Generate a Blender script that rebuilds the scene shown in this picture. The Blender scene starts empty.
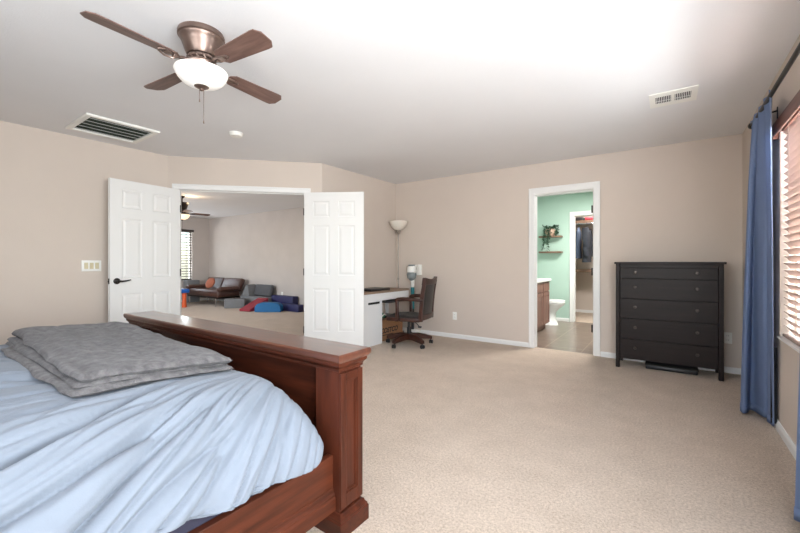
import bpy, bmesh, math, random
from mathutils import Vector, Matrix, noise

random.seed(7)
PI = math.pi
S = bpy.context.scene
COL = S.collection

# ------------------------------------------------------------------ camera
EYE = 1.1412
cam_data = bpy.data.cameras.new('camera')
cam = bpy.data.objects.new('camera', cam_data)
COL.objects.link(cam)
cam.location = (0, 0, EYE)
cam.rotation_euler = (PI / 2, 0, math.radians(35.277))
cam_data.sensor_fit = 'HORIZONTAL'
cam_data.sensor_width = 36.0
cam_data.lens = 379.63 / 800 * 36.0
cam_data.shift_y = -(266.5 - 261.95) / 800
cam_data.clip_start = 0.02
S.camera = cam

# ------------------------------------------------------------------ world, lights, exposure
S.view_settings.view_transform = 'Standard'
S.view_settings.look = 'None'
S.view_settings.gamma = 1.0
S.view_settings.use_curve_mapping = False
S.view_settings.exposure = 0.16

w = bpy.data.worlds.new('sky')
S.world = w
w.use_nodes = True
nt = w.node_tree
bg = nt.nodes['Background']
sky = nt.nodes.new('ShaderNodeTexSky')
sky.sky_type = 'NISHITA'
sky.sun_disc = False
sky.sun_elevation = math.radians(50)
sky.sun_rotation = math.radians(200)
nt.links.new(sky.outputs[0], bg.inputs[0])
bg.inputs[1].default_value = 0.5


def area(name, loc, target, sx, sy, power, color=(1, 1, 1)):
    d = bpy.data.lights.new(name, 'AREA')
    d.shape = 'RECTANGLE'
    d.size, d.size_y = sx, sy
    d.energy = power
    d.color = color
    o = bpy.data.objects.new(name, d)
    COL.objects.link(o)
    o.location = loc
    v = Vector(target) - Vector(loc)
    o.rotation_euler = v.to_track_quat('-Z', 'Y').to_euler()
    return o


def point(name, loc, power, color, r=0.05):
    d = bpy.data.lights.new(name, 'POINT')
    d.energy = power
    d.color = color
    d.shadow_soft_size = r
    o = bpy.data.objects.new(name, d)
    COL.objects.link(o)
    o.location = loc
    return o


DAY = (0.96, 0.98, 1.0)
WARM = (1.0, 0.86, 0.70)
area('daylight_window_main', (1.15, 2.78, 1.85), (-1.2, 3.1, 1.1), 1.9, 1.6, 345, DAY)
area('side_fill_light', (1.0, 0.60, 1.30), (-2.2, 2.8, 1.7), 2.2, 1.6, 215, DAY)  # fill light added beside the bed, outside an unseen window
area('back_fill_light', (-1.1, -1.75, 1.60), (-2.6, 1.8, 3.0), 2.4, 1.5, 90, DAY)  # added fill from behind the camera, aimed up at the ceiling
area('daylight_window_loft', (-11.75, 4.9, 1.35), (-9, 4.9, 1.2), 1.5, 1.5, 60, DAY)
area('daylight_loft_east', (-8.2, 0.25, 1.4), (-8.2, 3, 1.9), 3.0, 1.7, 165, DAY)
area('bathroom_ceiling_light', (-0.7, 6.5, 2.42), (-0.7, 6.5, 0), 0.7, 0.7, 85, (1.0, 0.95, 0.92))
area('closet_ceiling_light', (-1.2, 8.6, 2.42), (-1.2, 8.6, 0), 0.3, 0.3, 22, (1.0, 0.96, 0.92))
point('loft_fan_bulb', (-7.72, 3.72, 2.30), 4, (1.0, 0.72, 0.45), 0.06)

# ------------------------------------------------------------------ materials


def lin(r, g, b):
    def f(c):
        c /= 255.0
        return c / 12.92 if c <= 0.04045 else ((c + 0.055) / 1.055) ** 2.4
    return (f(r), f(g), f(b), 1.0)


def mat(name, c, rough=0.6, var=0.0, vscale=8.0, bump=0.0, bscale=80.0, metal=0.0, coat=0.0,
        c2=None, spec=0.5, stretch=None, bdist=0.01, detail=3.0, sheen=0.0):
    """Principled material; colour varied by noise between c and c2, with noise bump."""
    m = bpy.data.materials.new(name)
    m.use_nodes = True
    n = m.node_tree.nodes
    l = m.node_tree.links
    p = n['Principled BSDF']
    p.inputs['Base Color'].default_value = c
    p.inputs['Roughness'].default_value = rough
    p.inputs['Metallic'].default_value = metal
    p.inputs['Specular IOR Level'].default_value = spec
    p.inputs['Coat Weight'].default_value = coat
    p.inputs['Coat Roughness'].default_value = 0.15
    if sheen:
        p.inputs['Sheen Weight'].default_value = sheen
    tc = n.new('ShaderNodeTexCoord')
    src = tc.outputs['Object']
    if stretch:
        mp = n.new('ShaderNodeMapping')
        mp.inputs['Scale'].default_value = stretch
        l.new(src, mp.inputs[0])
        src = mp.outputs[0]
    if c2 is None and var > 0:
        c2 = tuple(x * (1 - var) for x in c[:3]) + (1,)
    if c2 is not None:
        t = n.new('ShaderNodeTexNoise')
        t.inputs['Scale'].default_value = vscale
        t.inputs['Detail'].default_value = detail
        t.inputs['Roughness'].default_value = 0.6
        l.new(src, t.inputs['Vector'])
        r = n.new('ShaderNodeValToRGB')
        r.color_ramp.elements[0].position = 0.32
        r.color_ramp.elements[1].position = 0.68
        r.color_ramp.elements[0].color = c2
        r.color_ramp.elements[1].color = c
        l.new(t.outputs['Fac'], r.inputs['Fac'])
        l.new(r.outputs['Color'], p.inputs['Base Color'])
    if bump > 0:
        t2 = n.new('ShaderNodeTexNoise')
        t2.inputs['Scale'].default_value = bscale
        t2.inputs['Detail'].default_value = 3
        l.new(src, t2.inputs['Vector'])
        b = n.new('ShaderNodeBump')
        b.inputs['Strength'].default_value = bump
        b.inputs['Distance'].default_value = bdist
        l.new(t2.outputs['Fac'], b.inputs['Height'])
        l.new(b.outputs['Normal'], p.inputs['Normal'])
    return m


def emit_mat(name, c, strength, base=(0.9, 0.88, 0.84, 1)):
    m = mat(name, base, 0.35)
    p = m.node_tree.nodes['Principled BSDF']
    p.inputs['Emission Color'].default_value = c
    p.inputs['Emission Strength'].default_value = strength
    return m


def glass_mat(name):
    m = bpy.data.materials.new(name)
    m.use_nodes = True
    n = m.node_tree.nodes
    l = m.node_tree.links
    for x in list(n):
        n.remove(x)
    o = n.new('ShaderNodeOutputMaterial')
    mx = n.new('ShaderNodeMixShader')
    tr = n.new('ShaderNodeBsdfTransparent')
    tr.inputs[0].default_value = (0.96, 0.98, 0.98, 1)
    gl = n.new('ShaderNodeBsdfGlossy')
    gl.inputs['Roughness'].default_value = 0.02
    mx.inputs[0].default_value = 0.06
    l.new(tr.outputs[0], mx.inputs[1])
    l.new(gl.outputs[0], mx.inputs[2])
    l.new(mx.outputs[0], o.inputs[0])
    return m


def cloth_mat(name, c, trans, rough=0.9, var=0.06, vscale=14, bump=0.25, bscale=500):
    """fabric / thin slat that lets a little light through"""
    m = mat(name, c, rough, var, vscale, bump, bscale, spec=0.2, bdist=0.002)
    n = m.node_tree.nodes
    l = m.node_tree.links
    p = n['Principled BSDF']
    o = [x for x in n if x.type == 'OUTPUT_MATERIAL'][0]
    t = n.new('ShaderNodeBsdfTranslucent')
    t.inputs[0].default_value = c
    mx = n.new('ShaderNodeMixShader')
    mx.inputs[0].default_value = trans
    l.new(p.outputs[0], mx.inputs[1])
    l.new(t.outputs[0], mx.inputs[2])
    l.new(mx.outputs[0], o.inputs[0])
    return m


def carpet_mat():
    m = mat('carpet', lin(214, 197, 176), 1.0, spec=0.1, sheen=0.15)
    n = m.node_tree.nodes
    l = m.node_tree.links
    p = n['Principled BSDF']
    tc = n.new('ShaderNodeTexCoord')
    t1 = n.new('ShaderNodeTexNoise')
    t1.inputs['Scale'].default_value = 80
    t1.inputs['Detail'].default_value = 7
    t1.inputs['Roughness'].default_value = 0.95
    t2 = n.new('ShaderNodeTexNoise')
    t2.inputs['Scale'].default_value = 4.0
    t2.inputs['Detail'].default_value = 8
    t2.inputs['Roughness'].default_value = 0.7
    for t in (t1, t2):
        l.new(tc.outputs['Object'], t.inputs['Vector'])
    r1 = n.new('ShaderNodeValToRGB')
    e = r1.color_ramp.elements
    e[0].position = 0.34
    e[1].position = 0.62
    e[0].color = lin(150, 128, 108)
    e[1].color = lin(238, 220, 202)
    l.new(t1.outputs['Fac'], r1.inputs['Fac'])
    r2 = n.new('ShaderNodeValToRGB')
    e = r2.color_ramp.elements
    e[0].position = 0.35
    e[1].position = 0.65
    e[0].color = (0.88, 0.865, 0.85, 1)
    e[1].color = (1, 1, 1, 1)
    l.new(t2.outputs['Fac'], r2.inputs['Fac'])
    mx = n.new('ShaderNodeMix')
    mx.data_type = 'RGBA'
    mx.blend_type = 'MULTIPLY'
    mx.inputs[0].default_value = 1
    l.new(r1.outputs[0], mx.inputs[6])
    l.new(r2.outputs[0], mx.inputs[7])
    l.new(mx.outputs[2], p.inputs['Base Color'])
    b = n.new('ShaderNodeBump')
    b.inputs['Strength'].default_value = 1.0
    b.inputs['Distance'].default_value = 0.012
    l.new(t1.outputs['Fac'], b.inputs['Height'])
    l.new(b.outputs['Normal'], p.inputs['Normal'])
    return m


def tile_mat():
    m = mat('floor_tile', lin(150, 128, 108), 0.28, spec=0.5)
    n = m.node_tree.nodes
    l = m.node_tree.links
    p = n['Principled BSDF']
    tc = n.new('ShaderNodeTexCoord')
    mp = n.new('ShaderNodeMapping')
    mp.inputs['Rotation'].default_value = (0, 0, 0)
    l.new(tc.outputs['Object'], mp.inputs[0])
    br = n.new('ShaderNodeTexBrick')
    br.offset = 0.0
    br.inputs['Scale'].default_value = 1.0
    br.inputs['Brick Width'].default_value = 0.45
    br.inputs['Row Height'].default_value = 0.45
    br.inputs['Mortar Size'].default_value = 0.004
    br.inputs['Color1'].default_value = lin(138, 124, 114)
    br.inputs['Color2'].default_value = lin(128, 114, 105)
    br.inputs['Mortar'].default_value = lin(180, 165, 148)
    l.new(mp.outputs[0], br.inputs['Vector'])
    t = n.new('ShaderNodeTexNoise')
    t.inputs['Scale'].default_value = 9
    t.inputs['Detail'].default_value = 6
    l.new(tc.outputs['Object'], t.inputs['Vector'])
    r = n.new('ShaderNodeValToRGB')
    r.color_ramp.elements[0].color = (0.6, 0.58, 0.55, 1)
    r.color_ramp.elements[1].color = (1.1, 1.08, 1.05, 1)
    l.new(t.outputs['Fac'], r.inputs['Fac'])
    mx = n.new('ShaderNodeMix')
    mx.data_type = 'RGBA'
    mx.blend_type = 'MULTIPLY'
    mx.inputs[0].default_value = 1
    l.new(br.outputs['Color'], mx.inputs[6])
    l.new(r.outputs[0], mx.inputs[7])
    l.new(mx.outputs[2], p.inputs['Base Color'])
    return m


M = {}
M['wall'] = mat('wall_paint', lin(209, 196, 185), 0.85, 0.02, 3, 0.25, 140, spec=0.25, bdist=0.004)
M['wall_loft'] = mat('loft_wall_paint', lin(198, 188, 182), 0.85, 0.06, 2.2, 0.3, 120, spec=0.25, bdist=0.004)
M['wall_green'] = mat('green_wall_paint', lin(178, 203, 190), 0.8, 0.03, 3, 0.25, 140, spec=0.25, bdist=0.004)
M['ceiling'] = mat('ceiling_paint', lin(232, 231, 232), 0.9, 0.02, 2, 0.3, 110, spec=0.2, bdist=0.004)
M['white'] = mat('white_trim_paint', lin(232, 231, 229), 0.4, 0.02, 3)
M['door'] = mat('white_door_paint', lin(230, 229, 227), 0.45, 0.02, 3, 0.1, 30, stretch=(3, 3, .3), bdist=0.002)
M['plastic'] = mat('white_plastic', lin(238, 236, 230), 0.4)
M['rocker'] = mat('ivory_plastic', lin(206, 194, 160), 0.45)
M['carpet'] = carpet_mat()
M['tile'] = tile_mat()
M['cherry'] = mat('cherry_wood', lin(78, 37, 23), 0.34, vscale=5, c2=lin(46, 21, 13), stretch=(0.5, 6, 6), detail=6,
                  bump=0.05, bscale=20, coat=0.04, bdist=0.002, spec=0.22)
M['cherry_v'] = mat('cherry_wood_upright', lin(78, 37, 23), 0.34, vscale=5, c2=lin(46, 21, 13), stretch=(6, 6, 0.5), detail=6,
                    bump=0.05, bscale=20, coat=0.04, bdist=0.002, spec=0.22)
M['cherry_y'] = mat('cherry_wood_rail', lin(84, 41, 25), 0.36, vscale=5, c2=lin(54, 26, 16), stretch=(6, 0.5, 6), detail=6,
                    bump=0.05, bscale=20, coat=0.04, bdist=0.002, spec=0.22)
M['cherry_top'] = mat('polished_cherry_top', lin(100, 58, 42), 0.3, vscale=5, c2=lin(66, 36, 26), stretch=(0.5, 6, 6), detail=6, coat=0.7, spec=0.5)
M['espresso'] = mat('espresso_wood', lin(38, 30, 28), 0.42, vscale=6, c2=lin(29, 22, 21), stretch=(0.6, 8, 8), detail=5, spec=0.2)
M['knob'] = mat('dark_knob', lin(70, 62, 58), 0.3, metal=0.6)
M['duvet'] = mat('blue_duvet', lin(119, 126, 136), 0.95, 0.03, 60, 0.25, 350, spec=0.15, bdist=0.002, sheen=0.1)
M['blanket'] = mat('grey_fleece', lin(114, 111, 111), 1.0, vscale=30, c2=lin(80, 77, 78), bump=0.8, bscale=160, spec=0.1,
                   bdist=0.006, sheen=0.12)
M['navy'] = mat('navy_fabric', lin(44, 42, 58), 0.9, 0.1, 20, 0.3, 300, bdist=0.002)
M['mattress'] = mat('white_ticking', lin(225, 224, 226), 0.9, 0.05, 30, 0.3, 200, bdist=0.003)
M['curtain'] = cloth_mat('blue_curtain', lin(138, 156, 192), 0.42)
M['lining'] = cloth_mat('pale_lining', lin(165, 178, 205), 0.12)
M['blackout'] = mat('black_backing', lin(24, 24, 27), 0.95)
M['black_metal'] = mat('black_metal', lin(45, 40, 38), 0.4, metal=0.7)
M['slat'] = cloth_mat('blind_slat', lin(190, 168, 158), 0.12, 0.5, 0.06, 3, 0, 10)
M['slat_dark'] = mat('dark_blind_slat', lin(66, 58, 54), 0.5)
M['valance'] = mat('reddish_valance_wood', lin(116, 72, 58), 0.4, vscale=5, c2=lin(92, 54, 44), stretch=(6, 0.5, 6))
M['vinyl'] = mat('window_vinyl', lin(225, 222, 215), 0.5)
M['glass'] = glass_mat('window_glass')
M['bronze'] = mat('brushed_bronze', lin(146, 126, 116), 0.36, metal=0.85, c2=lin(120, 102, 94), vscale=9)
M['blade'] = mat('walnut_blade', lin(122, 94, 84), 0.42, vscale=4, c2=lin(88, 64, 57), stretch=(1, 9, 1), detail=6)
M['bowl'] = emit_mat('lit_glass_bowl', (1.0, 0.95, 0.88, 1), 0.17)
M['bowl_warm'] = emit_mat('warm_glass_bowl', (1.0, 0.66, 0.38, 1), 1.1)
M['dark'] = mat('dark_void', lin(34, 34, 32), 0.9)
M['filter'] = mat('green_filter', lin(54, 66, 54), 0.95, 0.2, 40)
M['desk_white'] = mat('white_laminate', lin(228, 228, 228), 0.4)
M['desk_mat'] = mat('brown_desk_mat', lin(146, 122, 104), 0.6, 0.12, 12)
M['black_plastic'] = mat('black_plastic', lin(30, 30, 33), 0.35)
M['chair_wood'] = mat('chair_wood', lin(70, 38, 27), 0.4, vscale=6, c2=lin(46, 24, 18), stretch=(4, 4, 1))
M['black_leather'] = mat('black_leather', lin(32, 29, 30), 0.42, 0.15, 20, 0.3, 120, bdist=0.003)
M['steel'] = mat('brushed_steel', lin(150, 142, 134), 0.35, metal=0.8)
M['lamp_glass'] = mat('frosted_lamp_glass', lin(226, 218, 206), 0.5)
M['teal'] = mat('teal_plastic', lin(32, 128, 138), 0.35)
M['grey_plastic'] = mat('grey_plastic', lin(120, 128, 130), 0.35)
M['cardboard'] = mat('cardboard', lin(150, 108, 76), 0.9, 0.1, 10)
M['ink'] = mat('box_ink', lin(38, 30, 28), 0.8)
M['green_plastic'] = mat('green_fabric', lin(54, 128, 96), 0.7, 0.1, 20)
M['porcelain'] = mat('porcelain', lin(240, 240, 238), 0.12)
M['vanity'] = mat('vanity_wood', lin(138, 102, 90), 0.45, vscale=5, c2=lin(108, 76, 67), stretch=(5, 5, 0.6))
M['counter'] = mat('white_counter', lin(240, 238, 234), 0.25)
M['shelf_wood'] = mat('shelf_wood', lin(140, 112, 92), 0.6, vscale=6, c2=lin(112, 86, 70), stretch=(1, 8, 8))
M['leaf'] = mat('plant_leaf', lin(46, 80, 58), 0.55, 0.3, 30)
M['pot'] = mat('pot_ceramic', lin(192, 160, 140), 0.5, 0.1, 12)
M['denim'] = mat('dark_jacket', lin(66, 70, 80), 0.9, 0.2, 12, 0.3, 150, bdist=0.004)
M['jacket_blue'] = mat('slate_shirt', lin(84, 96, 118), 0.9, 0.2, 10)
M['shirt_pale'] = mat('pale_shirt', lin(176, 180, 190), 0.9, vscale=14, c2=lin(120, 130, 150))
M['red'] = mat('red_vinyl', lin(150, 42, 56), 0.6, 0.08, 6)
M['blue_vinyl'] = mat('blue_vinyl', lin(24, 104, 160), 0.5, 0.08, 6)
M['navy_vinyl'] = mat('navy_vinyl', lin(34, 34, 84), 0.55, 0.08, 6)
M['couch_grey'] = mat('grey_suede', lin(128, 128, 130), 0.95, 0.1, 12, 0.3, 200, bdist=0.003)
M['couch_dark'] = mat('dark_grey_suede', lin(92, 92, 95), 0.95, 0.1, 12, 0.3, 200, bdist=0.003)
M['brown_leather'] = mat('brown_leather', lin(82, 54, 46), 0.38, 0.2, 9, 0.3, 60, bdist=0.004)
M['chrome'] = mat('chrome', lin(210, 210, 212), 0.15, metal=1.0)
M['orange'] = mat('orange_plastic', lin(226, 96, 48), 0.45)
M['terracotta'] = mat('terracotta_fabric', lin(178, 104, 78), 0.9, 0.1, 20)
M['bluetop'] = mat('blue_plastic', lin(36, 104, 196), 0.4)
M['soil'] = mat('outside_ground', lin(150, 128, 106), 0.95, 0.2, 1)

# ------------------------------------------------------------------ mesh helpers


def root_loc(o):
    v = Vector((0, 0, 0))
    while o:
        v += o.location
        o = o.parent
    return v


class MB:
    def __init__(self):
        self.bm = bmesh.new()

    def _add(self, verts, faces, T=None):
        vs = [self.bm.verts.new((T @ Vector(v)) if T else v) for v in verts]
        for f in faces:
            try:
                self.bm.faces.new([vs[i] for i in f])
            except ValueError:
                pass
        return vs

    def box(self, x0, x1, y0, y1, z0, z1, T=None):
        v = [(x0, y0, z0), (x1, y0, z0), (x1, y1, z0), (x0, y1, z0), (x0, y0, z1), (x1, y0, z1), (x1, y1, z1), (x0, y1, z1)]
        f = [(0, 3, 2, 1), (4, 5, 6, 7), (0, 1, 5, 4), (1, 2, 6, 5), (2, 3, 7, 6), (3, 0, 4, 7)]
        self._add(v, f, T)
        return self

    def rbox(self, x0, x1, y0, y1, z0, z1, r=0.01, seg=2, T=None):
        b = bmesh.new()
        bmesh.ops.create_cube(b, size=1)
        for v in b.verts:
            v.co = Vector(((x0 + x1) / 2 + v.co.x * (x1 - x0), (y0 + y1) / 2 + v.co.y * (y1 - y0), (z0 + z1) / 2 + v.co.z * (z1 - z0)))
        r = min(r, 0.49 * min(x1 - x0, y1 - y0, z1 - z0))
        bmesh.ops.bevel(b, geom=b.edges[:], offset=r, segments=seg, affect='EDGES', profile=0.5)
        self.merge(b, T)
        return self

    def merge(self, b, T=None):
        if T:
            bmesh.ops.transform(b, matrix=T, verts=b.verts[:])
        idx = {}
        for v in b.verts:
            idx[v] = self.bm.verts.new(v.co)
        for f in b.faces:
            try:
                self.bm.faces.new([idx[v] for v in f.verts])
            except ValueError:
                pass
        b.free()

    def lathe(self, prof, n=24, T=None, caps=True):
        """prof: list of (r, z)"""
        rings = []
        for r, z in prof:
            if r < 1e-6:
                rings.append([self.bm.verts.new((T @ Vector((0, 0, z))) if T else (0, 0, z))])
            else:
                ring = []
                for k in range(n):
                    a = 2 * PI * k / n
                    p = Vector((r * math.cos(a), r * math.sin(a), z))
                    ring.append(self.bm.verts.new((T @ p) if T else p))
                rings.append(ring)
        for a, b in zip(rings, rings[1:]):
            for k in range(n):
                k2 = (k + 1) % n
                q = [a[k % len(a)], a[k2 % len(a)], b[k2 % len(b)], b[k % len(b)]]
                q = list(dict.fromkeys(q))
                if len(q) >= 3:
                    try:
                        self.bm.faces.new(q)
                    except ValueError:
                        pass
        if caps:
            for ring in (rings[0], rings[-1]):
                if len(ring) > 2:
                    try:
                        self.bm.faces.new(ring)
                    except ValueError:
                        pass
        return self

    def cyl(self, p0, p1, r0, r1=None, n=14):
        r1 = r0 if r1 is None else r1
        p0, p1 = Vector(p0), Vector(p1)
        d = p1 - p0
        T = Matrix.Translation(p0) @ d.to_track_quat('Z', 'Y').to_matrix().to_4x4()
        return self.lathe([(r0, 0), (r1, d.length)], n, T)

    def tube(self, pts, r, n=8):
        pts = [Vector(p) for p in pts]
        rings = []
        for i, p in enumerate(pts):
            d = (pts[min(i + 1, len(pts) - 1)] - pts[max(i - 1, 0)]).normalized()
            q = d.to_track_quat('Z', 'Y')
            rr = r[i] if isinstance(r, (list, tuple)) else r
            rings.append([self.bm.verts.new(p + q @ Vector((rr * math.cos(2 * PI * k / n), rr * math.sin(2 * PI * k / n), 0))) for k in range(n)])
        for a, b in zip(rings, rings[1:]):
            for k in range(n):
                self.bm.faces.new([a[k], a[(k + 1) % n], b[(k + 1) % n], b[k]])
        self.bm.faces.new(rings[0][::-1])
        self.bm.faces.new(rings[-1])
        return self

    def prism(self, poly, z0, z1, T=None):
        n = len(poly)
        v = [(x, y, z0) for x, y in poly] + [(x, y, z1) for x, y in poly]
        f = [tuple(range(n))[::-1], tuple(range(n, 2 * n))] + [(i, (i + 1) % n, n + (i + 1) % n, n + i) for i in range(n)]
        self._add(v, f, T)
        return self

    def sphere(self, c, rx, ry=None, rz=None, u=16, v=10):
        ry = rx if ry is None else ry
        rz = rx if rz is None else rz
        b = bmesh.new()
        bmesh.ops.create_uvsphere(b, u_segments=u, v_segments=v, radius=1)
        for q in b.verts:
            q.co = Vector((c[0] + q.co.x * rx, c[1] + q.co.y * ry, c[2] + q.co.z * rz))
        self.merge(b)
        return self

    def grid(self, rows, closed_u=False):
        """rows: list of lists of points"""
        vs = [[self.bm.verts.new(p) for p in row] for row in rows]
        for a, b in zip(vs, vs[1:]):
            n = len(a)
            for k in range(n if closed_u else n - 1):
                k2 = (k + 1) % n
                self.bm.faces.new([a[k], a[k2], b[k2], b[k]])
        return self

    def build(self, name, m, parent=None, world=True, origin=None, smooth=35, bevel=0.0, bseg=2, weld=False):
        bm = self.bm
        if weld:
            bmesh.ops.remove_doubles(bm, verts=bm.verts[:], dist=1e-5)
        bmesh.ops.recalc_face_normals(bm, faces=bm.faces[:])
        me = bpy.data.meshes.new(name)
        if parent is not None:
            off = root_loc(parent) if world else Vector((0, 0, 0))
        elif origin is not None:
            off = Vector(origin)
        else:
            off = Vector((0, 0, 0))
        if off.length > 0:
            for v in bm.verts:
                v.co -= off
        bm.to_mesh(me)
        bm.free()
        me.materials.append(m)
        if smooth:
            for p in me.polygons:
                p.use_smooth = True
            try:
                me.set_sharp_from_angle(angle=math.radians(smooth))
            except Exception:
                pass
        o = bpy.data.objects.new(name, me)
        COL.objects.link(o)
        if parent is not None:
            o.parent = parent
        elif origin is not None:
            o.location = origin
        if bevel > 0:
            b = o.modifiers.new('bevel', 'BEVEL')
            b.width = bevel
            b.segments = bseg
            b.limit_method = 'ANGLE'
            b.angle_limit = math.radians(40)
        return o


def thing(name, label, cat, loc=(0, 0, 0), rz=0, group=None):
    o = bpy.data.objects.new(name, None)
    o.empty_display_size = 0.1
    COL.objects.link(o)
    o.location = loc
    o.rotation_euler = (0, 0, rz)
    return tag(o, label, cat, group)


def tag(o, label, cat, group=None):
    o['label'] = label
    o['category'] = cat
    if group:
        o['group'] = group
    return o


def struct(o):
    o['kind'] = 'structure'
    return o


def dup(root, loc, rz=0, label=None, group=None):
    r = root.copy()
    COL.objects.link(r)
    r.location = loc
    r.rotation_euler = (0, 0, rz)
    if label:
        r['label'] = label
    if group:
        r['group'] = group
    for ch in list(root.children):
        c = ch.copy()
        COL.objects.link(c)
        c.parent = r
        for g in list(ch.children):
            d = g.copy()
            COL.objects.link(d)
            d.parent = c
    return r


def frame2d(p0, p1):
    """matrix with local x along p0->p1 (in plan), local y to its left, origin p0"""
    d = Vector((p1[0] - p0[0], p1[1] - p0[1], 0)).normalized()
    return Matrix(((d.x, -d.y, 0, p0[0]), (d.y, d.x, 0, p0[1]), (0, 0, 1, 0), (0, 0, 0, 1)))


CEIL = 2.44


def wall(name, p0, p1, m, thick=0.12, holes=(), z0=0.0, z1=CEIL):
    """wall from p0 to p1, its room face on the line, its body to the LEFT of p0->p1"""
    T = frame2d(p0, p1)
    L = (Vector(p1) - Vector(p0)).length
    b = MB()
    s = 0.0
    for (a, c, lo, hi) in sorted(holes):
        if a > s:
            b.box(s, a, 0, thick, z0, z1, T)
        if lo > z0:
            b.box(a, c, 0, thick, z0, lo, T)
        if hi < z1:
            b.box(a, c, 0, thick, hi, z1, T)
        s = c
    if s < L:
        b.box(s, L, 0, thick, z0, z1, T)
    return struct(b.build(name, m, smooth=0))


def baseboard(name, p0, p1, m=None, gaps=(), h=0.062):
    """skirting against a wall line p0->p1 with the room to the RIGHT of p0->p1"""
    T = frame2d(p0, p1)
    L = (Vector(p1) - Vector(p0)).length
    b = MB()
    s = 0.0
    segs = []
    for a, c in sorted(gaps):
        if a > s:
            segs.append((s, a))
        s = c
    if s < L:
        segs.append((s, L))
    prof = [(0, 0), (-0.014, 0), (-0.014, h - 0.02), (-0.010, h - 0.008), (-0.005, h), (0, h)]
    for a, c in segs:
        v = [(a, y, z) for y, z in prof] + [(c, y, z) for y, z in prof]
        n = len(prof)
        b._add(v, [tuple(range(n)), tuple(range(n, 2 * n))[::-1]] + [(i, n + i, n + (i + 1) % n, (i + 1) % n) for i in range(n)], T)
    return struct(b.build(name, m or M['white'], smooth=0))


# ------------------------------------------------------------------ room shell
XR, YF, XS, XL, YB = 0.611, 5.141, -3.722, -5.008, -1.25
D0, D1 = (-5.008, 2.157), (-3.722, 3.490)      # diagonal wall ends
ND = Vector((D1[0] - D0[0], D1[1] - D0[1], 0)).normalized()
T_ = 0.12
LOFT_Y, LOFT_X, LOFT_B = 6.02, -11.30, 0.6
BATH_Y, BATH_L, BATH_R = 7.80, -2.33, 0.9
CL_Y, CL_L, CL_R = 9.40, -2.15, -0.45

b = MB()
b.prism([(-11.6, -1.4), (0.8, -1.4), (0.8, YF + 0.06), (XS - 0.06, YF + 0.06), (XS - 0.06, 6.2), (-11.6, 6.2)], -0.1, 0)
struct(b.build('floor', M['carpet'], smooth=0))
b = MB()
b.box(BATH_L - 0.1, BATH_R + 0.1, YF + 0.06, BATH_Y + 0.06, -0.1, 0.0)
struct(b.build('floor_bathroom', M['tile'], smooth=0))
b = MB()
b.box(CL_L - 0.1, CL_R + 0.1, BATH_Y + 0.06, CL_Y + 0.1, -0.1, 0.0)
struct(b.build('floor_closet', M['carpet'], smooth=0))
b = MB()
b.prism([(-11.6, -1.5), (0.8, -1.5), (0.8, YF + 0.06), (XS - 0.06, YF + 0.06), (XS - 0.06, 6.2), (-11.6, 6.2)], CEIL, CEIL + 0.1)
struct(b.build('ceiling', M['ceiling'], smooth=0))
b = MB()
b.box(-2.6, 1.1, YF + 0.06, 9.6, CEIL, CEIL + 0.1)
struct(b.build('ceiling_bathroom', M['ceiling'], smooth=0))

# far wall (with the bathroom doorway), right wall (main window and an added one), the rest; order p0->p1 keeps the body outside
BD0, BD1 = -1.450, -0.750                    # clear bathroom doorway
wall('wall_far', (XS, YF), (XR + T_, YF), M['wall'], T_, [(BD0 - 0.018 - XS, BD1 + 0.018 - XS, 0, 2.05)])
W1 = (2.02, 3.56, 0.63, 2.03)                # main window on the right wall: y0, y1, z0, z1
W2 = (-0.90, 1.60, 0.63, 2.03)  # unseen opening near the camera, added to let side fill light in
wall('wall_right', (XR, YF), (XR, YB), M['wall'], T_, [(YF - W1[1], YF - W1[0], W1[2], W1[3]), (YF - W2[1], YF - W2[0], W2[2], W2[3])])
W3 = (-2.30, 0.10, 0.95, 2.15)  # unseen opening, added so the back fill light can enter
wall('wall_back', (XR + T_, YB), (XL - T_, YB), M['wall'], T_, [(XR + T_ - W3[1], XR + T_ - W3[0], W3[2], W3[3])])
wall('wall_left', (XL, YB), (XL, D0[1]), M['wall'], T_)
DD = (Vector(D1) - Vector(D0)).length
S0, S1 = 0.108, 1.628                         # clear double doorway along the diagonal
wall('wall_diagonal', D0, D1, M['wall'], T_, [(S0 - 0.018, S1 + 0.018, 0, 2.05)])
wall('wall_alcove', D1, (XS, YF), M['wall'], T_)
# loft
LW = (4.30, 5.52, 0.60, 2.05)
wall('wall_loft_far', (LOFT_X - T_, LOFT_Y), (XS - T_, LOFT_Y), M['wall_loft'], T_)
wall('wall_loft_left', (LOFT_X, LOFT_B), (LOFT_X, LOFT_Y), M['wall_loft'], T_, [(LW[0] - LOFT_B, LW[1] - LOFT_B, LW[2], LW[3])])
wall('wall_loft_right', (XS - T_, LOFT_Y), (XS - T_, YF), M['wall_loft'], 0.06)
LB = (-9.6, -6.6, 0.7, 2.1)
wall('wall_loft_back', (XL - T_, LOFT_B), (LOFT_X - T_, LOFT_B), M['wall_loft'], T_, [(XL - T_ - LB[1], XL - T_ - LB[0], LB[2], LB[3])])
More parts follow.
